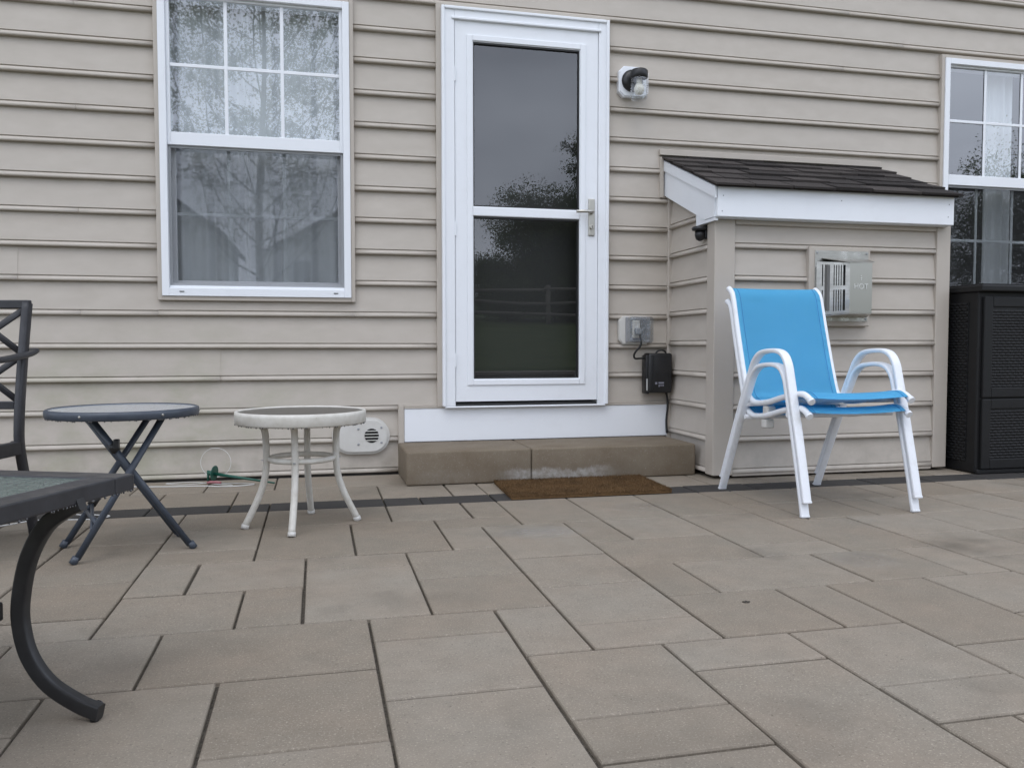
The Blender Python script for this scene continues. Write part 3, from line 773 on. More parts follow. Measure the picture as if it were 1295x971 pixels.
bm = B(); box(bm, 1.8075, 1.8125, -.1175, -.1145, .43, .622); newobj('rib', loc(t, bm), M['blackbox'], t)
bm = B(); box(bm, 1.779, 1.793, -.0968, -.0945, .425, .490); newobj('paper_label', loc(t, bm), M['paper'], t)
bm = B()
for (a, b_, c, d) in ((1.822, 1.834, .460, .472), (1.842, 1.874, .463, .472), (1.843, 1.849, .446, .458), (1.853, 1.857, .449, .458), (1.860, 1.865, .449, .458), (1.868, 1.873, .449, .458)): box(bm, a, b_, -.1162, -.1148, c, d)
newobj('printed_mark', loc(t, bm), M['print'], t)
bm = B(); tube(bm, smooth_path([(1.835, -.09, .632), (1.85, -.09, .645), (1.875, -.088, .648), (1.892, -.085, .640), (1.90, -.08, .630)]), .005, 8); newobj('hanger', loc(t, bm), M['blackbox'], t)
bm = B(); tube(bm, smooth_path([(1.740, -.085, .735), (1.742, -.108, .70), (1.735, -.110, .672), (1.716, -.10, .645), (1.708, -.085, .620), (1.720, -.075, .602), (1.750, -.07, .603), (1.790, -.065, .606)]), .0055, 8)
o = newobj('power_cord', bm, M['cord']); tag(o, 'black cord looping from the outlet cover to the black transformer box', 'cord')
bm = B(); tube(bm, smooth_path([(1.915, -.05, .42), (1.925, -.045, .38), (1.928, -.045, .33), (1.922, -.043, .25), (1.926, -.043, .18)]), .006, 8)
o = newobj('low_voltage_cable', bm, M['cord']); tag(o, 'thin dark cable running down the corner below the transformer box', 'cable')
# motion sensor under the bump-out eave
t = empty('motion_sensor', (1.925, -.47, 1.20)); tag(t, 'small black motion sensor tucked under the bump-out eave', 'sensor')
bm = B(); box(bm, 1.925, 1.952, -.50, -.44, 1.215, 1.285, .006, 2); newobj('base', loc(t, bm), M['blackbox'], t)
bm = B(); lathe(bm, [(.004, .016), (.034, .014), (.040, .006), (.038, -.004), (.022, -.008)], 1.905, -.475, 1.262, 24); newobj('hood', loc(t, bm), M['blackbox'], t)
bm = B(); lathe(bm, [(.026, 0), (.027, -.022), (.020, -.042), (.006, -.050)], 1.908, -.475, 1.254, 20); newobj('lens', loc(t, bm), M['blackbox'], t)
# oval vent cover
t = empty('oval_vent_cover', (.222, -.02, .11)); tag(t, 'cream oval plastic vent cover with round louvre, low on the wall left of the step', 'vent')
def stadium(xc, zc, hw, hh, n=14):
    pts = []
    for k in range(n + 1): a = -math.pi / 2 + math.pi * k / n; pts.append((xc + hw - hh + hh * math.cos(a), zc + hh * math.sin(a)))
    for k in range(n + 1): a = math.pi / 2 + math.pi * k / n; pts.append((xc - hw + hh + hh * math.cos(a), zc + hh * math.sin(a)))
    return pts
bm = B(); prism(bm, stadium(.222, .205, .148, .095), 'y', -.046, -.004)
bmesh.ops.bevel(bm, geom=[e for e in bm.edges if all(v.co.y < -.045 for v in e.verts)], offset=.014, segments=4, affect='EDGES')
sharpen(newobj('cover', loc(t, bm), M['offwhite'], t), 50)
bm = B(); lathe(bm, [(.037, 0), (.037, -.0012)], .275, -.0462, .207, 28, 'y', False); newobj('opening', loc(t, bm), M['dark'], t)
for i in range(4):
    z = .207 - .024 + i * .016; hw = math.sqrt(max(0, .037 ** 2 - (z - .207) ** 2))
    bm = B(); box(bm, .275 - hw, .275 + hw, -.0505, -.0475, z - .002, z + .0025); newobj('louvre', loc(t, bm), M['offwhite'], t)
for x, z in ((.207, .243), (.207, .163), (.325, .248), (.325, .170)):
    bm = B(); lathe(bm, [(.006, 0), (.006, -.002), (.003, -.003)], x, -.046, z, 12, 'y'); newobj('screw', loc(t, bm), M['greyframe'], t)
# fireplace exhaust cap
t = empty('exhaust_vent', (2.63, CY - .02, .77)); tag(t, 'stainless steel fireplace exhaust vent marked HOT on the bump-out wall', 'vent')
Yb = CY - .030
bm = B(); box(bm, 2.452, 2.808, Yb - .014, CY - .004, .772, 1.180, .004, 1); newobj('mounting_block', loc(t, bm), M['beige'], t)
bm = B(); box(bm, 2.482, 2.793, Yb - .018, Yb - .0145, .797, 1.158, .001, 1); newobj('flange', loc(t, bm), M['steel'], t)
Yo = Yb - .0185; Yf = -.742
bx0, bx1, fx0, fx1, bz0, bz1, fz0, fz1 = 2.490, 2.785, 2.590, 2.717, .825, 1.120, .835, 1.085
bm = B(); box(bm, 2.515, 2.76, Yo - .055, Yo, .85, 1.08); newobj('dark_inner_box', loc(t, bm), mat('inner_shade_steel', (.16, .16, .155), .6, .3), t)  # solid box behind the slots, the shade of the hollow put into its grey
bm = B(); vs = [bm.verts.new(c) for c in ((fx0, Yf, fz0), (fx1, Yf, fz0), (fx1, Yf, fz1), (fx0, Yf, fz1), (fx0, Yf + .003, fz0), (fx1, Yf + .003, fz0), (fx1, Yf + .003, fz1), (fx0, Yf + .003, fz1))]
for f in ((0, 1, 2, 3), (7, 6, 5, 4), (0, 4, 5, 1), (1, 5, 6, 2), (2, 6, 7, 3), (3, 7, 4, 0)): bm.faces.new([vs[i] for i in f])
newobj('front_plate', loc(t, bm), mat('dark_reflection_steel', (.42, .41, .37), .30, 1.0), t)  # steel of the front plate, its dark reflection put into the colour
bm = B(); A = [(bx0 + .03, Yo, bz1), (bx1 - .01, Yo, bz1), (fx1 + .012, Yf - .006, fz1 + .004), (fx0 - .018, Yf - .006, fz1 + .004)]
vs = [bm.verts.new(c) for c in A] + [bm.verts.new((c[0], c[1], c[2] - .003)) for c in A]
for f in ((0, 1, 2, 3), (7, 6, 5, 4), (0, 4, 5, 1), (1, 5, 6, 2), (2, 6, 7, 3), (3, 7, 4, 0)): bm.faces.new([vs[i] for i in f])
bmesh.ops.recalc_face_normals(bm, faces=bm.faces[:]); newobj('rain_hood', loc(t, bm), M['steel'], t)
bm = B(); A = [(bx0, Yo, bz0 - .004), (bx1, Yo, bz0 - .004), (fx1, Yf, fz0 - .001), (fx0, Yf, fz0 - .001)]
vs = [bm.verts.new(c) for c in A] + [bm.verts.new((c[0], c[1], c[2] - .003)) for c in A]
for f in ((0, 1, 2, 3), (7, 6, 5, 4), (0, 4, 5, 1), (1, 5, 6, 2), (2, 6, 7, 3), (3, 7, 4, 0)): bm.faces.new([vs[i] for i in f])
bmesh.ops.recalc_face_normals(bm, faces=bm.faces[:]); newobj('bottom_plate', loc(t, bm), M['steel'], t)
for x, z in ((2.494, 1.146), (2.781, 1.146), (2.781, .810), (2.494, .810)):
    bm = B(); lathe(bm, [(.0055, 0), (.0055, -.002), (.003, -.003)], x, Yb - .018, z, 10, 'y'); newobj('screw', loc(t, bm), M['greyframe'], t)
def slant(bm, s, u0, u1, v0, v1, th=.0025):
    """patch on a slanting side: u from wall (0) to front (1), v from bottom to top"""
    def P(u, v, h):
        a, b_ = (bx0, fx0) if s < 0 else (bx1, fx1)
        x = a + (b_ - a) * u + s * h; y = Yo + (Yf - Yo) * u - h * .6
        zb = bz0 + (fz0 - bz0) * u; zt = bz1 - .02 + (fz1 - bz1 + .02) * u
        return (x, y, zb + (zt - zb) * v)
    c = [(u0, v0), (u1, v0), (u1, v1), (u0, v1)]
    vs = [bm.verts.new(P(u, v, 0)) for u, v in c] + [bm.verts.new(P(u, v, -th)) for u, v in c]
    fs = [bm.faces.new([vs[i] for i in f]) for f in ((0, 1, 2, 3), (7, 6, 5, 4), (0, 4, 5, 1), (1, 5, 6, 2), (2, 6, 7, 3), (3, 7, 4, 0))]
    bmesh.ops.recalc_face_normals(bm, faces=fs)
for s in (-1, 1):
    bm = B()
    for v0, v1 in ((0, .06), (.47, .55), (.95, 1)): slant(bm, s, 0, 1, v0, v1)
    for v0, v1 in ((.06, .47), (.55, .95)):
        for u0, u1 in ((0, .17), (.29, .52), (.87, 1)): slant(bm, s, u0, u1, v0, v1)
    newobj('side_plate', loc(t, bm), M['steel'], t)
    for v0, v1 in ((.06, .47), (.55, .95)):
        for u0, u1 in ((.205, .255), (.550, .590), (.620, .660), (.690, .730), (.760, .800)):
            bm = B(); slant(bm, s, u0, u1, v0, v1); newobj('louvre', loc(t, bm), M['steel'], t)
def text(body, size, lo_, rot, m, parent, ext=.0006):
    cu = bpy.data.curves.new('txt', 'FONT'); cu.body = body; cu.size = size; cu.extrude = ext; cu.align_x = 'CENTER'
    to = bpy.data.objects.new('txt', cu); COL.objects.link(to); dg = bpy.context.evaluated_depsgraph_get(); dg.update()
    me = bpy.data.meshes.new_from_object(to.evaluated_get(dg)); bpy.data.objects.remove(to); bpy.data.curves.remove(cu)
    me.materials.clear(); me.materials.append(m)
    return link('lettering', me, parent, lo_, rot)
text('HOT', .038, ((fx0 + fx1) / 2 - t.location.x, Yf - .0012 - t.location.y, .955 - t.location.z), (R(90), 0, 0), M['emboss'], t)
bm = B(); xm = (fx0 + fx1) / 2
for a, z in ((.003, 1.000), (.0045, 1.008), (.003, 1.018)): box(bm, xm - a, xm + a, Yf - .0018, Yf - .0002, z, z + .004)
newobj('flame_mark', loc(t, bm), M['emboss'], t)

# ================================================================== step and doormat
t = empty('concrete_step', (1.16, -.23, 0)); tag(t, 'brown cast concrete step of two blocks below the storm door', 'step')
for a, b_ in ((.412, 1.0305), (1.0335, 1.912)):
    bm = B(); box(bm, a, b_, -.440, -.032, .001, .165, .010, 3); sharpen(newobj('step_block', loc(t, bm), M['step'], t), 40)
t = empty('doormat', (1.21, -.66, .0)); tag(t, 'brown coir doormat lying in front of the concrete step', 'doormat')
mc = [(.838, -.460), (1.588, -.458), (1.572, -.902), (.822, -.900)]
def bil(u, v):
    a = Vector(mc[0]).lerp(Vector(mc[1]), u); b_ = Vector(mc[3]).lerp(Vector(mc[2]), u); return a.lerp(b_, v)
bm = B(); g = []
for j in range(9):
    row = []
    for i in range(17):
        p_ = bil(i / 16, j / 8); row.append(bm.verts.new((p_.x, p_.y, .014 + .002 * mnoise.noise(Vector((p_.x * 9, p_.y * 9, 1))))))
    g.append(row)
for j in range(8):
    for i in range(16): bm.faces.new((g[j][i], g[j + 1][i], g[j + 1][i + 1], g[j][i + 1]))
ed = [e for e in bm.edges if e.is_boundary]; r_ = bmesh.ops.extrude_edge_only(bm, edges=ed)
for v in [v for v in r_['geom'] if isinstance(v, bmesh.types.BMVert)]: v.co.z = .001
bmesh.ops.recalc_face_normals(bm, faces=bm.faces[:]); newobj('backing', loc(t, bm), M['coir'], t)
V, Fc = [], []; rs = random.Random(5)
for i in range(21000):
    u, v = rs.random(), rs.random()
    if i % 6 == 0:
        q = rs.random()
        if q < .5: v = rs.choice((0, 1)) + rs.uniform(-.006, .006)
        else: u = rs.choice((0, 1)) + rs.uniform(-.004, .004)
    p_ = bil(u, v); a = rs.uniform(0, 6.28); h = rs.uniform(.006, .014); w = .0011
    lx, ly = rs.uniform(-.007, .007), rs.uniform(-.007, .007); dx, dy = w * math.cos(a), w * math.sin(a); z = .012
    n_ = len(V); V += [(p_.x - dx - t.location.x, p_.y - dy - t.location.y, z), (p_.x + dx - t.location.x, p_.y + dy - t.location.y, z), (p_.x + lx - t.location.x, p_.y + ly - t.location.y, z + h)]; Fc.append((n_, n_ + 1, n_ + 2))
me = bpy.data.meshes.new('coir_tufts'); me.from_pydata(V, [], Fc); me.materials.append(M['coir']); o = link('coir_tufts', me, t); o['kind'] = 'stuff'

# ================================================================== stacked blue sling chairs
def sling_chair(label, dy, dz):
    ox, oy = 2.100, -1.19
    t = empty('sling_chair', (ox, oy + dy, dz)); tag(t, label, 'chair', 'stacked blue patio chairs')
    fr = [(-1.530, .004), (-1.503, .115), (-1.455, .300), (-1.405, .480), (-1.385, .540), (-1.352, .578), (-1.300, .592), (-1.225, .590), (-1.170, .578), (-1.128, .545), (-1.095, .490), (-1.040, .390), (-.945, .200), (-.852, .004)]
    for s in (-1, 1):
        X = s * .250
        bm = B(); path = smooth_path([(X, y - oy, z) for y, z in fr], 5)
        tube(bm, path, .0185, 14, side=(1, 0, 0), r2=.0095, power=.55); sharpen(newobj('arm_and_leg_frame', bm, M['whitemetal'], t), 40)
        for y, z in (fr[0], fr[-1]):
            bm = B(); box(bm, X - .0182, X + .0182, y - oy - .0096, y - oy + .0096, .0005, .010, .002, 1); newobj('foot_cap', bm, M['whitemetal'], t)
    rl = [(-.835, .880), (-.862, .862), (-.882, .828), (-.918, .705), (-.968, .545), (-1.010, .425), (-1.030, .392), (-1.062, .372), (-1.105, .364), (-1.20, .374), (-1.32, .402), (-1.43, .420), (-1.475, .416), (-1.512, .396)]
    rp_ = smooth_path([(0, y - oy, z) for y, z in rl], 5)
    for s in (-1, 1):
        bm = B(); tube(bm, [(s * .225, q.y, q.z) for q in rp_], .0125, 12); newobj('sling_rail', bm, M['whitemetal'], t)
        bm = B(); tube(bm, [(s * .225, -1.505 - oy, .400), (s * .225, -1.517 - oy, .392)], .0145, 12); newobj('rail_cap', bm, M['whitemetal'], t)
    bm = B(); rows = []
    pts = rp_[1:-1]
    for i, q in enumerate(pts):
        row = []
        for k in range(13):
            u = -1 + 2 * k / 12; x = .222 * u
            sag = .010 * (1 - u * u); tt = (pts[min(i + 1, len(pts) - 1)] - pts[max(i - 1, 0)]).normalized()
            nrm = Vector((0, -tt.z, tt.y)); nrm = -nrm if nrm.y < 0 and tt.z < -.5 else nrm
            f = i / len(pts)
            dent = -.008 * math.exp(-((u + .55) / .22) ** 2 - ((q.z - .815) / .012) ** 2)
            off = (Vector((0, .35, -.94)) * sag if f > .5 else Vector((0, 1, -.25)) * (sag * .7 - dent))
            row.append(bm.verts.new(Vector((x, q.y, q.z + .010 if f > .5 else q.z + .003)) + off + Vector((0, -.010 if f <= .5 else 0, 0))))
        rows.append(row)
    for A, C in zip(rows[:-1], rows[1:]):
        for k in range(12): bm.faces.new((A[k], A[k + 1], C[k + 1], C[k]))
    r_ = bmesh.ops.solidify(bm, geom=bm.faces[:], thickness=.0022)
    bmesh.ops.recalc_face_normals(bm, faces=bm.faces[:])
    sl = newobj('sling', bm, M['sling'], t, smooth=True)
    for s in (-1, 1):       # stitched hem beside each rail
        bm = B(); tube(bm, [(s * .196, rows_y.y - (.0125 if j < len(pts) * .5 else 0.002), rows_y.z + (.0005 if j < len(pts) * .5 else .0085)) for j, rows_y in enumerate(pts)], .0011, 5)
        newobj('hem', bm, mat_hem, sl)
    for y, z, r_ in ((-1.385, .392, .0125), (-1.045, .356, .0115)):
        bm = B(); tube(bm, [(-.245, y - oy, z), (.245, y - oy, z)], r_, 10, side=(0, 0, 1), r2=r_ * .8); newobj('cross_bar', bm, M['whitemetal'], t)
    bm = B(); box(bm, -.232, -.19, -1.20 - oy, -1.16 - oy, .318, .356, .006, 2); newobj('stacking_bumper', bm, M['offwhite'], t)
    return t
mat_hem = mat('blue_hem_thread', (.05, .25, .56), .7)
sling_chair('lower blue sling chair with white frame, feet on the pavers', 0, 0)
sling_chair('upper blue sling chair with white frame, stacked on the other chair', -.012, .058)

# ================================================================== round tables
def drops(parent, pts, r0=.0012, r1=.0026, n=60, seed=1):
    rs = random.Random(seed); bm = B()
    for i in range(n):
        p_ = rs.choice(pts) if isinstance(pts, list) else pts(rs)
        r = rs.uniform(r0, r1)
        bmesh.ops.create_icosphere(bm, subdivisions=1, radius=r, matrix=Matrix.Translation(Vector(p_) - Vector((0, 0, r * .45))) @ Matrix.Diagonal((1, 1, 1.3, 1)))
    o = newobj('water_drops', bm, M['water'], parent, smooth=True); o['kind'] = 'stuff'
t = empty('side_table', (-.058, -1.20, 0)); tag(t, 'weathered white round side table with glass top and curved legs', 'table')
TZ = .432
bm = B(); lathe(bm, [(.226, TZ - .010), (.228, TZ - .002), (.232, TZ), (.238, TZ - .002), (.2395, TZ - .012), (.2385, TZ - .042), (.234, TZ - .048), (.226, TZ - .046), (.224, TZ - .02)], 0, 0, 0, 72); newobj('rim', bm, M['oldwhite'], t)
bm = B(); lathe(bm, [(.2255, TZ - .009), (.2255, TZ - .0045)], 0, 0, 0, 72, smooth=False); newobj('glass_top', bm, M['dirty_glass'], t)
feet = [(-.267, -1.228), (-.091, -1.398), (.148, -1.172), (-.028, -1.000)]
for fx, fy in feet:
    d = Vector((fx + .058, fy + 1.20)); d.normalize()
    bm = B(); tube(bm, smooth_path([(d.x * r, d.y * r, z) for r, z in ((.185, TZ - .03), (.150, TZ - .048), (.132, TZ - .075), (.128, .30), (.128, .235), (.136, .175), (.160, .105), (.205, .012))], 5), .0125, 12)
    lg = newobj('leg', bm, M['oldwhite'], t)
    bm = B(); tube(bm, [(d.x * .2035, d.y * .2035, .016), (d.x * .208, d.y * .208, .001)], .0145, 12); newobj('foot_cap', bm, M['offwhite'], lg)
    bm = B(); lathe(bm, [(.006, 0), (.004, .003)], d.x * .141, d.y * .141, .249, 10, 'z'); newobj('screw', bm, M['greyframe'], lg)
bm = B(); tube(bm, [(.116 * math.cos(a * math.pi / 24), .116 * math.sin(a * math.pi / 24), .252) for a in range(48)], .0105, 10, closed=True); newobj('stretcher_ring', bm, M['oldwhite'], t)
drops(t, lambda r: (lambda a: (.236 * math.cos(a), .236 * math.sin(a), TZ - .047))(r.uniform(0, 6.28)), n=120, seed=2)

t = empty('folding_table', (-.618, -1.455, 0)); tag(t, 'slate blue round folding table with crossed legs and glass top', 'table')
TZ = .470
bm = B(); lathe(bm, [(.220, TZ - .008), (.221, TZ - .001), (.225, TZ), (.231, TZ - .003), (.2325, TZ - .010), (.2315, TZ - .024), (.228, TZ - .028), (.222, TZ - .027), (.219, TZ - .014)], 0, 0, 0, 72); newobj('rim', bm, M['slate'], t)
bm = B(); lathe(bm, [(.2205, TZ - .0075), (.2205, TZ - .003)], 0, 0, 0, 72, smooth=False); newobj('glass_top', bm, M['top_glass'], t)
for a in (250, 310, 10, 70, 130, 190):
    bm = B(); lathe(bm, [(.004, -.001), (.004, .001), (.002, .002)], 0, 0, 0, 10, 'x'); o = newobj('rivet', bm, M['steel'], t, loc=(.2325 * math.cos(R(a)), .2325 * math.sin(R(a)), TZ - .014), rot=(0, 0, R(a)))
ox, oy = -.618, -1.455
def lp(x, y, z): return (x - ox, y - oy, z)
legsA = [((-.690, -1.560), (-.415, -1.501)), ((-.760, -1.365), (-.484, -1.308))]
legsB = [((-.490, -1.520), (-.726, -1.626)), ((-.560, -1.320), (-.819, -1.385))]
for (tp, ft) in legsA + legsB:
    bm = B(); tube(bm, [lp(tp[0], tp[1], TZ - .032), lp(ft[0], ft[1], .014)], .0105, 12); l_ = newobj('leg', bm, M['slate'], t)
    d = (Vector((*ft, .014)) - Vector((*tp, TZ - .03))).normalized()
    bm = B(); tube(bm, [lp(*(Vector((*ft, .022)) )), lp(*(Vector((*ft, .022)) + d * .024))], .0122, 12); newobj('foot_cap', bm, M['slate'], l_)
def mid(l_, z):
    (a, b_) = l_; f = (TZ - .032 - z) / (TZ - .032 - .014); return Vector((a[0] + (b_[0] - a[0]) * f - ox, a[1] + (b_[1] - a[1]) * f - oy, z))
for l2, z in ((legsB, .115), (legsA, .33)):
    bm = B(); tube(bm, [mid(l2[0], z), mid(l2[1], z)], .0085, 10); newobj('cross_bar', bm, M['slate'], t)
bm = B(); q = mid(legsB[1], .150); tube(bm, [mid(legsB[1], .165), mid(legsB[1], .135)], .0145, 12); newobj('clamp', bm, M['black'], t)
bm = B(); tube(bm, [mid(legsA[0], .36), mid(legsA[0], .335)], .0145, 12); box(bm, mid(legsA[0], .35).x + .004, mid(legsA[0], .35).x + .020, mid(legsA[0], .35).y - .02, mid(legsA[0], .35).y + .004, .345, .375, .002, 1); newobj('clamp', bm, M['black'], t)
bm = B(); q = (mid(legsB[0], .115) + mid(legsB[1], .115)) / 2; tube(bm, [mid(legsB[1], .14), q, mid(legsB[0], .085)], .006, 8); newobj('brace', bm, M['slate'], t)
drops(t, lambda r: (lambda a: (.228 * math.cos(a), .228 * math.sin(a), TZ - .0275))(r.uniform(0, 6.28)), n=110, seed=3)

# ================================================================== low coffee table in the left foreground
cor = Vector((-.349, -2.658)); uu = Vector((-.919, .394)).normalized(); vv = Vector((-.394, -.919)).normalized()
rzc = math.atan2(uu.y, uu.x)
SZ = .98; cen = cor + uu * SZ / 2 + vv * SZ / 2
t = empty('coffee_table', (cen.x, cen.y, 0), rzc - math.pi); tag(t, 'black metal coffee table with pebbled glass top and bowed leg, left foreground', 'table')
# local frame: +x points back towards the visible corner along the far edge
h = SZ / 2; H = .420
def rail(a, b_, w=.055):
    pass
bm = B(); w = .058
box(bm, -h, h, -h, -h + w, H - .031, H, .003, 2); box(bm, -h, h, h - w, h, H - .031, H, .003, 2)
box(bm, -h, -h + w, -h + w, h - w, H - .031, H, .003, 2); box(bm, h - w, h, -h + w, h - w, H - .031, H, .003, 2)
newobj('top_frame', bm, M['charcoal'], t)
bm = B(); box(bm, -h + w - .004, h - w + .004, -h + w - .004, h - w + .004, H - .012, H - .0035); newobj('glass_top', bm, M['pebble_glass'], t)
leg = [(.030, .392), (.056, .380), (.101, .349), (.138, .289), (.157, .213), (.157, .159), (.141, .106), (.103, .060), (.045, .029), (.002, .016)]
for sx in (-1, 1):
    for sy in (-1, 1):
        fx, fy = h + .033, h - .156
        path = smooth_path([(sx * (fx - d), sy * fy, z) for d, z in leg], 5)
        bm = B(); tube(bm, path, .0100, 16, side=(0, 1, 0), r2=.0145, power=.32); l_ = sharpen(newobj('leg', bm, M['black'], t), 40)
        bm = B(); lathe(bm, [(.011, 0), (.011, .002), (.006, .003)], 0, 0, 0, 16, 'y'); newobj('glide', bm, M['charcoal'], l_, loc=(sx * (fx - .014), sy * fy + .0102 * sy, .022)); 
        bm = B(); lathe(bm, [(.008, 0), (.0085, .004), (.008, .012)], 0, 0, 0, 16, 'z'); newobj('foot_cap', bm, M['blackbox'], l_, loc=(sx * (fx - .014), sy * fy, .0003))
for sy in (-1, 1):
    bm = B(); box(bm, -h + .16, h - .16, sy * (h - .166) - .011, sy * (h - .166) + .011, .172, .206, .003, 1); newobj('stretcher', bm, M['black'], t)
drops(t, lambda r: (lambda s_, q: (h - .002, s_, H - .031) if q else (s_, h - .002, H - .031))(r.uniform(-h, h), r.random() < .5), n=150, seed=4)
drops(t, lambda r: (r.uniform(-h + w, h - w), r.uniform(-h + w, h - w), H - .003), .0006, .0013, n=500, seed=5)

# ================================================================== lattice back patio chair
t = empty('patio_chair', (-1.340, -1.14, -.043), R(-13)); t.scale = (1.065, 1.065, 1.065); tag(t, 'dark metal patio chair with crossed lattice back at the left edge', 'chair')
W2 = .322
def backy(z): return -.02 + .075 * max(0, (z - .33)) / .45
for s in (-1, 1):
    bm = B(); tube(bm, smooth_path([(s * W2, .066, .812), (s * W2, .038, .663), (s * W2, .012, .505), (s * W2, .000, .387), (s * W2, .006, .32), (s * W2, .030, .22), (s * W2, .070, .046)], 5), .012, 12, side=(1, 0, 0), r2=.017, power=.5); newobj('back_post', bm, M['charcoal'], t)
    bm = B(); tube(bm, smooth_path([(s * (W2 + .004), .085, .655), (s * (W2 + .012), .03, .643), (s * (W2 + .018), -.10, .628), (s * (W2 + .018), -.28, .622), (s * (W2 + .014), -.42, .618), (s * (W2 + .010), -.47, .595), (s * (W2 + .006), -.475, .50), (s * W2, -.47, .33), (s * W2, -.47, .046)], 5), .020, 12, side=(1, 0, 0), r2=.0095, power=.6); newobj('arm', bm, M['charcoal'], t)
    bm = B(); box(bm, s * W2 - .011, s * W2 + .011, -.47, .0, .318, .362, .003, 1); newobj('side_rail', bm, M['charcoal'], t)
    for z in (.357, .322):
        bm = B(); lathe(bm, [(.007, -.004), (.007, .004), (.003, .006)], 0, 0, 0, 10, 'y'); newobj('bolt', bm, M['black'], t, loc=(s * (W2 - .012), -.016, z))
for z, hh in ((.808, .014), (.478, .013)):
    bm = B(); y = {.808: .064, .478: .008}[z]; box(bm, -W2 - .012 if z > .7 else -W2 + .012, W2 + .012 if z > .7 else W2 - .012, y - .009, y + .009, z - hh, z + hh, .003, 1); newobj('back_rail', bm, M['charcoal'], t)
nc = 3; cw = 2 * W2 / nc
for c in range(nc):
    for (z0, z1) in ((.488, .643), (.643, .798)):
        for s in (-1, 1):
            x0, x1 = (-W2 + c * cw, -W2 + (c + 1) * cw)
            if s < 0: x0, x1 = x1, x0
            y0, y1 = .008 + .056 * (z0 - .478) / .33, .008 + .056 * (z1 - .478) / .33
            bm = B(); tube(bm, [(x0, y0 + .001 * s, z0), (x1, y1 + .001 * s, z1)], .0105, 8, side=(0, 0, 1), r2=.005, power=.5); newobj('lattice_bar', bm, M['charcoal'], t)
bm = B(); box(bm, -W2 + .011, W2 - .011, -.48, -.02, .330, .350, .004, 1); newobj('seat', bm, M['charcoal'], t)
bm = B(); box(bm, -W2 + .012, W2 - .012, -.012, .012, .316, .352, .003, 1); newobj('rear_rail', bm, M['black'], t)

# ================================================================== wicker look storage cabinet
def wickb(t_, b):
    k = N(t_); p = k.obj()
    br = k.new('ShaderNodeTexBrick'); br.offset = .5; br.inputs['Scale'].default_value = 1.0; br.inputs['Brick Width'].default_value = .042; br.inputs['Row Height'].default_value = .0125
    br.inputs['Mortar Size'].default_value = .0028; br.inputs['Mortar Smooth'].default_value = 1.0
    mp_ = k.new('ShaderNodeMapping'); mp_.inputs['Rotation'].default_value = (R(90), 0, 0); k.val(mp_.inputs['Vector'], p)
    sx = k.sep(p); cb = k.new('ShaderNodeCombineXYZ'); k.val(cb.inputs[0], k.math('ADD', sx[0], sx[1])); k.val(cb.inputs[1], sx[2])
    k.val(br.inputs['Vector'], cb.outputs[0])
    k.bump(b, k.math('SUBTRACT', 1.0, br.outputs['Fac']), 1.0, .006)
    t_.links.new(k.mix(br.outputs['Fac'], (.017, .017, .018), (.008, .008, .008)), b.inputs['Base Color'])
M['wicker'] = mat('black_wicker_resin', rough=.55, spec=.3, build=resinb)
def weave(bm, x0, x1, z0, z1, y, cw=.034, rh=.0150, axis='x'):
    nr = int((z1 - z0) / rh)
    for r in range(nr):
        x = x0 - (r % 2) * cw / 2
        while x < x1 - .004:
            a, b_ = max(x, x0), min(x + cw, x1); za, zb = z0 + r * rh, z0 + (r + 1) * rh - .002
            if b_ - a > .006:
                g = []
                for i in range(5):
                    u = i / 4; d = .0055 * math.sin(math.pi * (a + (b_ - a) * u - x) / cw)
                    row = []
                    for j, f in ((0, .15), (1, 1.0), (2, 1.0), (3, .15)):
                        zz = za + (zb - za) * (0, .22, .78, 1)[j]; xx = a + (b_ - a) * u
                        row.append(bm.verts.new((xx, y - d * f, zz) if axis == 'x' else (y - d * f, xx, zz)))
                    g.append(row)
                for A, C in zip(g[:-1], g[1:]):
                    for j in range(3):
                        f = bm.faces.new((A[j], C[j], C[j + 1], A[j + 1])); f.smooth = True
            x += cw
QX0, QX1, QY0, QY1, QH = 3.345, 4.30, -.770, -.130, .985
t = empty('storage_cabinet', ((QX0 + QX1) / 2, (QY0 + QY1) / 2, 0)); tag(t, 'black wicker look resin storage cabinet under the right window', 'cabinet')
bm = B(); box(bm, QX0, QX1, QY0 + .018, QY1, .004, QH - .030, .008, 2); newobj('body', loc(t, bm), M['resin'], t)
bm = B(); box(bm, QX0 - .014, QX1 + .014, QY0 - .020, QY1 + .010, QH - .034, QH, .008, 3); box(bm, QX0 + .02, QX1 - .02, QY0 + .015, QY1 - .02, QH, QH + .010, .006, 2); newobj('lid', loc(t, bm), M['resin'], t)
bm = B(); box(bm, QX0 - .0035, QX0 + .001, QY0 + .085, QY1 - .06, .06, QH - .085, .001, 1); weave(bm, QY0 + .085, QY1 - .06, .06, QH - .085, QX0 - .0035, axis='y'); newobj('side_panel', loc(t, bm), M['wicker'], t)
for x0, x1 in ((QX0 + .022, (QX0 + QX1) / 2 - .003), ((QX0 + QX1) / 2 + .003, QX1 - .022)):
    for z0, z1 in ((.028, .394), (.402, .925)):
        bm = B(); w = .052
        for (a, b_, c, d) in ((x0, x0 + w, z0, z1), (x1 - w, x1, z0, z1), (x0 + w, x1 - w, z0, z0 + w), (x0 + w, x1 - w, z1 - w, z1)): box(bm, a, b_, QY0, QY0 + .0175, c, d, .004, 2)
        dr = newobj('door', loc(t, bm), M['resin'], t)
        bm = B(); box(bm, x0 + w - .002, x1 - w + .002, QY0 + .007, QY0 + .016, z0 + w - .002, z1 - w + .002); weave(bm, x0 + w, x1 - w, z0 + w, z1 - w, QY0 + .007); newobj('wicker_panel', loc(t, bm), M['wicker'], dr)
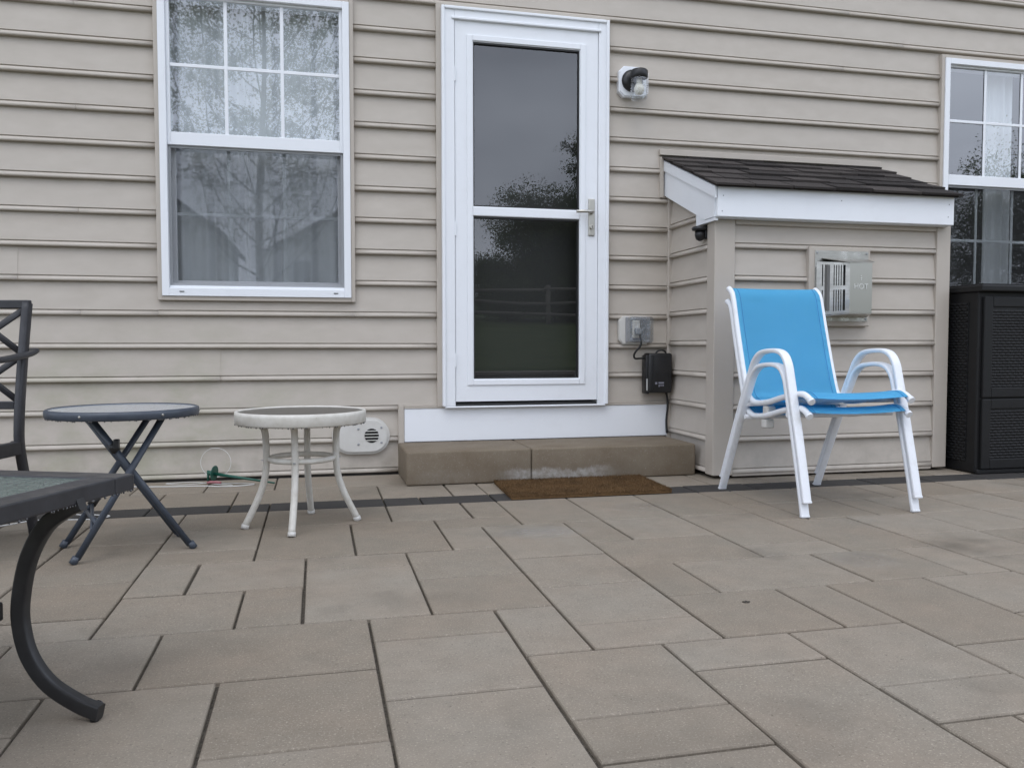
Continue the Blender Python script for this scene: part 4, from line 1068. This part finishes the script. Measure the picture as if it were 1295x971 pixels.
bm = B(); box(bm, QX0 + .002, QX1 - .002, QY0 + .004, QY0 + .03, .003, .024, .003, 1); newobj('plinth', loc(t, bm), M['resin'], t)

# ================================================================== bits at the foot of the wall
t = empty('garden_stake', (-.49, -.16, 0)); tag(t, 'green plastic ground stake with round disc lying by the wall', 'stake')
d = Vector((.30, -.115, -.040)).normalized()
bm = B(); a0 = Vector((.0, .0, .052)); tube(bm, [a0, a0 + d * .31], lambda f: .0085 - .0045 * f, 8); newobj('spike', bm, M['green'], t)
bm = B(); q = d.to_track_quat('Z', 'Y').to_matrix().to_4x4(); lathe(bm, [(.037, -.002), (.037, .002)], 0, 0, 0, 28); bm.transform(Matrix.Translation((0.0, 0.0, .055)) @ q); newobj('disc', bm, M['green'], t)
bm = B(); tube(bm, [a0, a0 - d * .030], .012, 10); tube(bm, [a0 - d * .032 + Vector((0, 0, .012)), a0 - d * .032 - Vector((0, 0, .046))], .006, 8); newobj('socket', bm, M['green'], t)
bm = B(); tube(bm, smooth_path([(-.52, -.175, .012), (-.49, -.19, .016), (-.455, -.195, .012)]), .007, 8); o = newobj('pink_tag', bm, M['pink']); tag(o, 'small pink plastic piece on the ground beside the green stake', 'tag')
bm = B(); tube(bm, [(-.495 + .073 * math.cos(a * math.pi / 18), -.045 - .01 * math.cos(a * math.pi / 18), .092 + .073 * math.sin(a * math.pi / 18)) for a in range(36)], .0014, 6, closed=True); o = newobj('wire_loop', bm, M['wire']); tag(o, 'thin white wire loop standing against the siding behind the green stake', 'wire')
bm = B(); tube(bm, smooth_path([(-.30, -.22, .003), (-.37, -.25, .003), (-.45, -.245, .003), (-.55, -.21, .003), (-.66, -.20, .003), (-.78, -.18, .003), (-.92, -.16, .003), (-1.00, -.30, .003), (-1.03, -.62, .003), (-.98, -.79, .003), (-.86, -.84, .003), (-.80, -.88, .003), (-.86, -.93, .003), (-1.05, -.90, .003), (-1.16, -.99, .003), (-1.4, -1.15, .003), (-1.8, -1.2, .003)], 8), .0026, 6); o = newobj('white_cable', bm, M['wire']); tag(o, 'thin white cable trailing over the pavers along the wall', 'cable')
bm = B(); tube(bm, smooth_path([(-.30, -.20, .003), (-.40, -.17, .004), (-.52, -.13, .003), (-.64, -.15, .003), (-.72, -.10, .003), (-.60, -.09, .004), (-.48, -.20, .008), (-.40, -.22, .004)], 8), .0016, 6); o = newobj('tangled_wire', bm, M['wire']); tag(o, 'thin tangled white wire on the ground around the green stake', 'wire')
bm = B()
for i, (a, r) in enumerate(((0, .012), (1.3, .009), (2.6, .011), (4.0, .008), (5.1, .010))):
    bmesh.ops.create_icosphere(bm, subdivisions=1, radius=r * .55, matrix=Matrix.Translation((.011 * math.cos(a), .008 * math.sin(a), .004)) @ Matrix.Diagonal((1.3, 1, .6, 1)))
o = newobj('dead_leaf', bm, M['bark'], loc=(1.085, -2.455, 0)); o.scale = (.6, .6, .6); tag(o, 'small dark crumpled leaf on a paver in the middle of the patio', 'leaf')

# ================================================================== the yard behind the viewer (seen mirrored in the glass)
t = empty('garden_wall', (1.5, -7.65, 0)); tag(t, 'low tan block garden wall at the far edge of the patio', 'wall')
bm = B(); bm2 = None
for r in range(2):
    x = -6.5 - (r % 2) * .2
    while x < 9.5:
        box(bm, x - 1.5 + .003, x - 1.5 + .397, -.13, .13, .002 + r * .125, .123 + r * .125, .008, 1); x += .4
o = newobj('wall_block', bm, M['stonewall'], t); o['kind'] = 'stuff'
bm = B(); box(bm, -.297, .297, -.16, .16, .252, .307, .008, 1); o = newobj('wall_cap', bm, M['stonewall'], t); me = o.data; o.location.x = -8
for i in range(1, 27): link('wall_cap', me, t, (-8 + i * .6, 0, 0))
t = empty('split_rail_fence', (4, -21, 0)); tag(t, 'weathered grey split rail fence across the lawn', 'fence')
rs = random.Random(4)
px = [-14 + i * 2.45 for i in range(17)]
for i, x in enumerate(px):
    z = lawn_h(x + 4, -21)
    bm = B(); tube(bm, [(x, 0, z - .2), (x + rs.uniform(-.03, .03), 0, z + 1.22)], .075, 7, power=.7); newobj('post', bm, M['wood'], t)
    if i < len(px) - 1:
        for hh in (.32, .68, 1.04):
            bm = B(); a = Vector((x - .15, .03, z + hh + rs.uniform(-.06, .06))); b_ = Vector((px[i + 1] + .15, -.03, lawn_h(px[i + 1] + 4, -21) + hh + rs.uniform(-.06, .06))); m_ = (a + b_) / 2 + Vector((0, 0, rs.uniform(-.05, .04)))
            tube(bm, smooth_path([a, m_, b_], 4), .055, 6); newobj('rail', bm, M['wood'], t)
def tree(label, x, y, height, rad, nleaf, lm, seed, trunk_r=.16, base=.25, leaf=.16, limbs=12, up=.9, name='broadleaf_tree', airy=0.0, thin=1.0, clump=.26):
    rs = random.Random(seed); z0 = lawn_h(x, y)
    t = empty(name, (x, y, z0)); tag(t, label, 'tree', 'trees around the yard')
    bm = B(); tube(bm, smooth_path([(0, 0, -.1), (rs.uniform(-.1, .1), rs.uniform(-.1, .1), height * .3), (rs.uniform(-.15, .15), rs.uniform(-.15, .15), height * .62), (0, 0, height * .93)], 5), lambda f: trunk_r * (1 - .88 * f), 9)
    tips = []
    for i in range(limbs):
        a = i * 2.399 + rs.uniform(-.3, .3); f = base + (.85 - base) * i / limbs; h0 = height * f
        ln = rad * (1.05 - .55 * abs(f - .45)) * rs.uniform(.7, 1.0)
        p0 = Vector((0, 0, h0)); p1 = p0 + Vector((math.cos(a + .25) * ln * .55, math.sin(a + .25) * ln * .55, ln * (.32 + rs.uniform(-.08, .1)) * up)); p2 = p0 + Vector((math.cos(a) * ln * .92, math.sin(a) * ln * .92, ln * up))
        pth = smooth_path([p0, p1, p2], 4); tube(bm, pth, lambda f_, r0=trunk_r * (.42 * (1 - f) + .10) * thin: r0 * (1 - .85 * f_), 6, cap=False)
        tips += [pth[3], pth[5], pth[6], pth[7], pth[8]]
        for q in range(3 if thin == 1 else 7):
            s = pth[rs.randint(3, 7)]; e = s + Vector((rs.uniform(-1, 1), rs.uniform(-1, 1), rs.uniform(.1, 1))) * ln * .34
            tube(bm, [s, (s + e) / 2 + Vector((0, 0, .04)), e], lambda f_: trunk_r * .09 * thin * (1 - .8 * f_), 5, cap=False); tips += [e, (s + e) / 2]
    tips.append(Vector((0, 0, height * .95)))
    newobj('trunk', bm, M['bark'], t)
    cs = rad * clump; g = np.random.default_rng(seed)
    C = np.array([tuple(p_) for p_ in tips for _ in range(3)]); C = C + g.normal(0, 1, C.shape) * np.array((1, 1, .8)) * cs * (.5 + airy); CR = cs * g.uniform(.35, 1.2, len(C))
    ix = g.integers(0, len(C), nleaf); dd = g.normal(0, 1, (nleaf, 3)) * np.array((1, 1, .8))
    dd = dd / np.linalg.norm(dd, axis=1)[:, None] * (g.uniform(0, 1, nleaf) ** .5)[:, None]; P_ = C[ix] + dd * (CR[ix] * 1.05)[:, None]; P_ = P_[P_[:, 2] > height * base * .75]
    m_ = len(P_); nn = g.normal(0, 1, (m_, 3)) + np.array((0, 0, .5)); nn /= np.linalg.norm(nn, axis=1)[:, None]
    u = np.cross(nn, g.normal(0, 1, (m_, 3))); u /= np.linalg.norm(u, axis=1)[:, None]; w = np.cross(nn, u); sz = (leaf * g.uniform(.6, 1.25, m_))[:, None]
    V = np.stack([P_ - u * sz * .5, P_ + w * sz * .28, P_ + u * sz * .5, P_ - w * sz * .28], 1).reshape(-1, 3)
    F_ = np.arange(m_ * 4).reshape(-1, 4)
    me = bpy.data.meshes.new('crown'); me.from_pydata(V.tolist(), [], F_.tolist()); me.materials.append(M[lm]); link('crown', me, t)
    return t
tree('young upright tree with light new leaves on the lawn behind the patio', -.78, -9.2, 7.4, 2.0, 64000, 'leaf_light', 21, .085, .16, .042, 34, 1.55, airy=.0, thin=.5, clump=.10)
tree('dense dark tree beyond the fence, opposite the storm door', 8.75, -24.5, 3.8, 2.7, 110000, 'leaf_dark', 22, .20, .04, .085, 18, .5)
tree('tall slender dark tree rising behind the fence', 10.60, -26.5, 7.5, 1.35, 30000, 'leaf_dark', 23, .16, .1, .085, 22, .8)
tree('broad dark tree beyond the fence, right of the dense tree', 13.5, -25.5, 5.6, 3.2, 90000, 'leaf_dark', 24, .22, .04, .07, 18, .5)
tree('rounded dark tree at the right side of the yard', 18.2, -13.4, 3.9, 2.7, 90000, 'leaf_dark', 25, .18, .04, .058, 18, .5)
tree('spreading dark tree far right of the yard', 23.0, -11.5, 5.0, 3.0, 60000, 'leaf_dark', 26, .20, .06, .07, 18, .6)
tree('low bushy tree beyond the fence behind the viewer', 6.7, -25.5, 2.0, 1.5, 50000, 'leaf_dark', 27, .12, .03, .06, 16, .5)
for i, (x, y, hgt, rr) in enumerate(((6.2, -22.6, 1.2, 1.1), (7.9, -22.8, 1.5, 1.3), (9.7, -22.5, 1.3, 1.2), (11.6, -22.9, 1.6, 1.4), (13.6, -22.6, 1.3, 1.3))):
    tr_ = tree(('first', 'second', 'third', 'fourth', 'fifth')[i] + ' dark shrub from the left in the row behind the rail fence', x, y, hgt, rr, 26000, 'leaf_dark', 40 + i, .05, .02, .05, 14, .6, name='shrub')
    tr_['category'] = 'shrub'; tr_['group'] = 'shrubs behind the fence'
def far_house(label, x, y, w, d, eave, ridge, rz_):
    z0 = lawn_h(x, y) - .1; t = empty('neighbour_house', (x, y, z0), rz_); tag(t, label, 'house', 'neighbouring houses')
    bm = B(); prism(bm, [(-w / 2, 0), (w / 2, 0), (w / 2, eave), (0, ridge), (-w / 2, eave)], 'y', -d / 2, d / 2); newobj('wall', bm, M['farwall'], t)
    bm = B(); k = (ridge - eave) / (w / 2); ov = .35
    prism(bm, [(-w / 2 - ov, eave - k * ov + .02), (0, ridge + .02), (w / 2 + ov, eave - k * ov + .02), (w / 2 + ov, eave - k * ov + .22), (0, ridge + .24), (-w / 2 - ov, eave - k * ov + .22)], 'y', -d / 2 - .3, d / 2 + .3); newobj('roof', bm, M['farroof'], t)
    for xx in (-w * .27, w * .25):
        for zz in (1.0, 3.6):
            if zz > eave - .8: continue
            bm = B(); box(bm, xx - .55, xx + .55, d / 2 + .004, d / 2 + .05, zz, zz + 1.4, .01, 1); f = newobj('window', bm, M['white'], t)
            bm = B(); box(bm, xx - .45, xx + .45, d / 2 + .052, d / 2 + .06, zz + .1, zz + 1.3); newobj('pane', bm, M['farglass'], f)
far_house('pale sided neighbouring house with grey gable roof, left behind the patio', -8.6, -36, 9.5, 9, 3.0, 6.4, 0)
far_house('pale sided neighbouring house with grey gable roof, further right', 1.6, -46, 8.5, 9, 2.6, 5.0, 0)
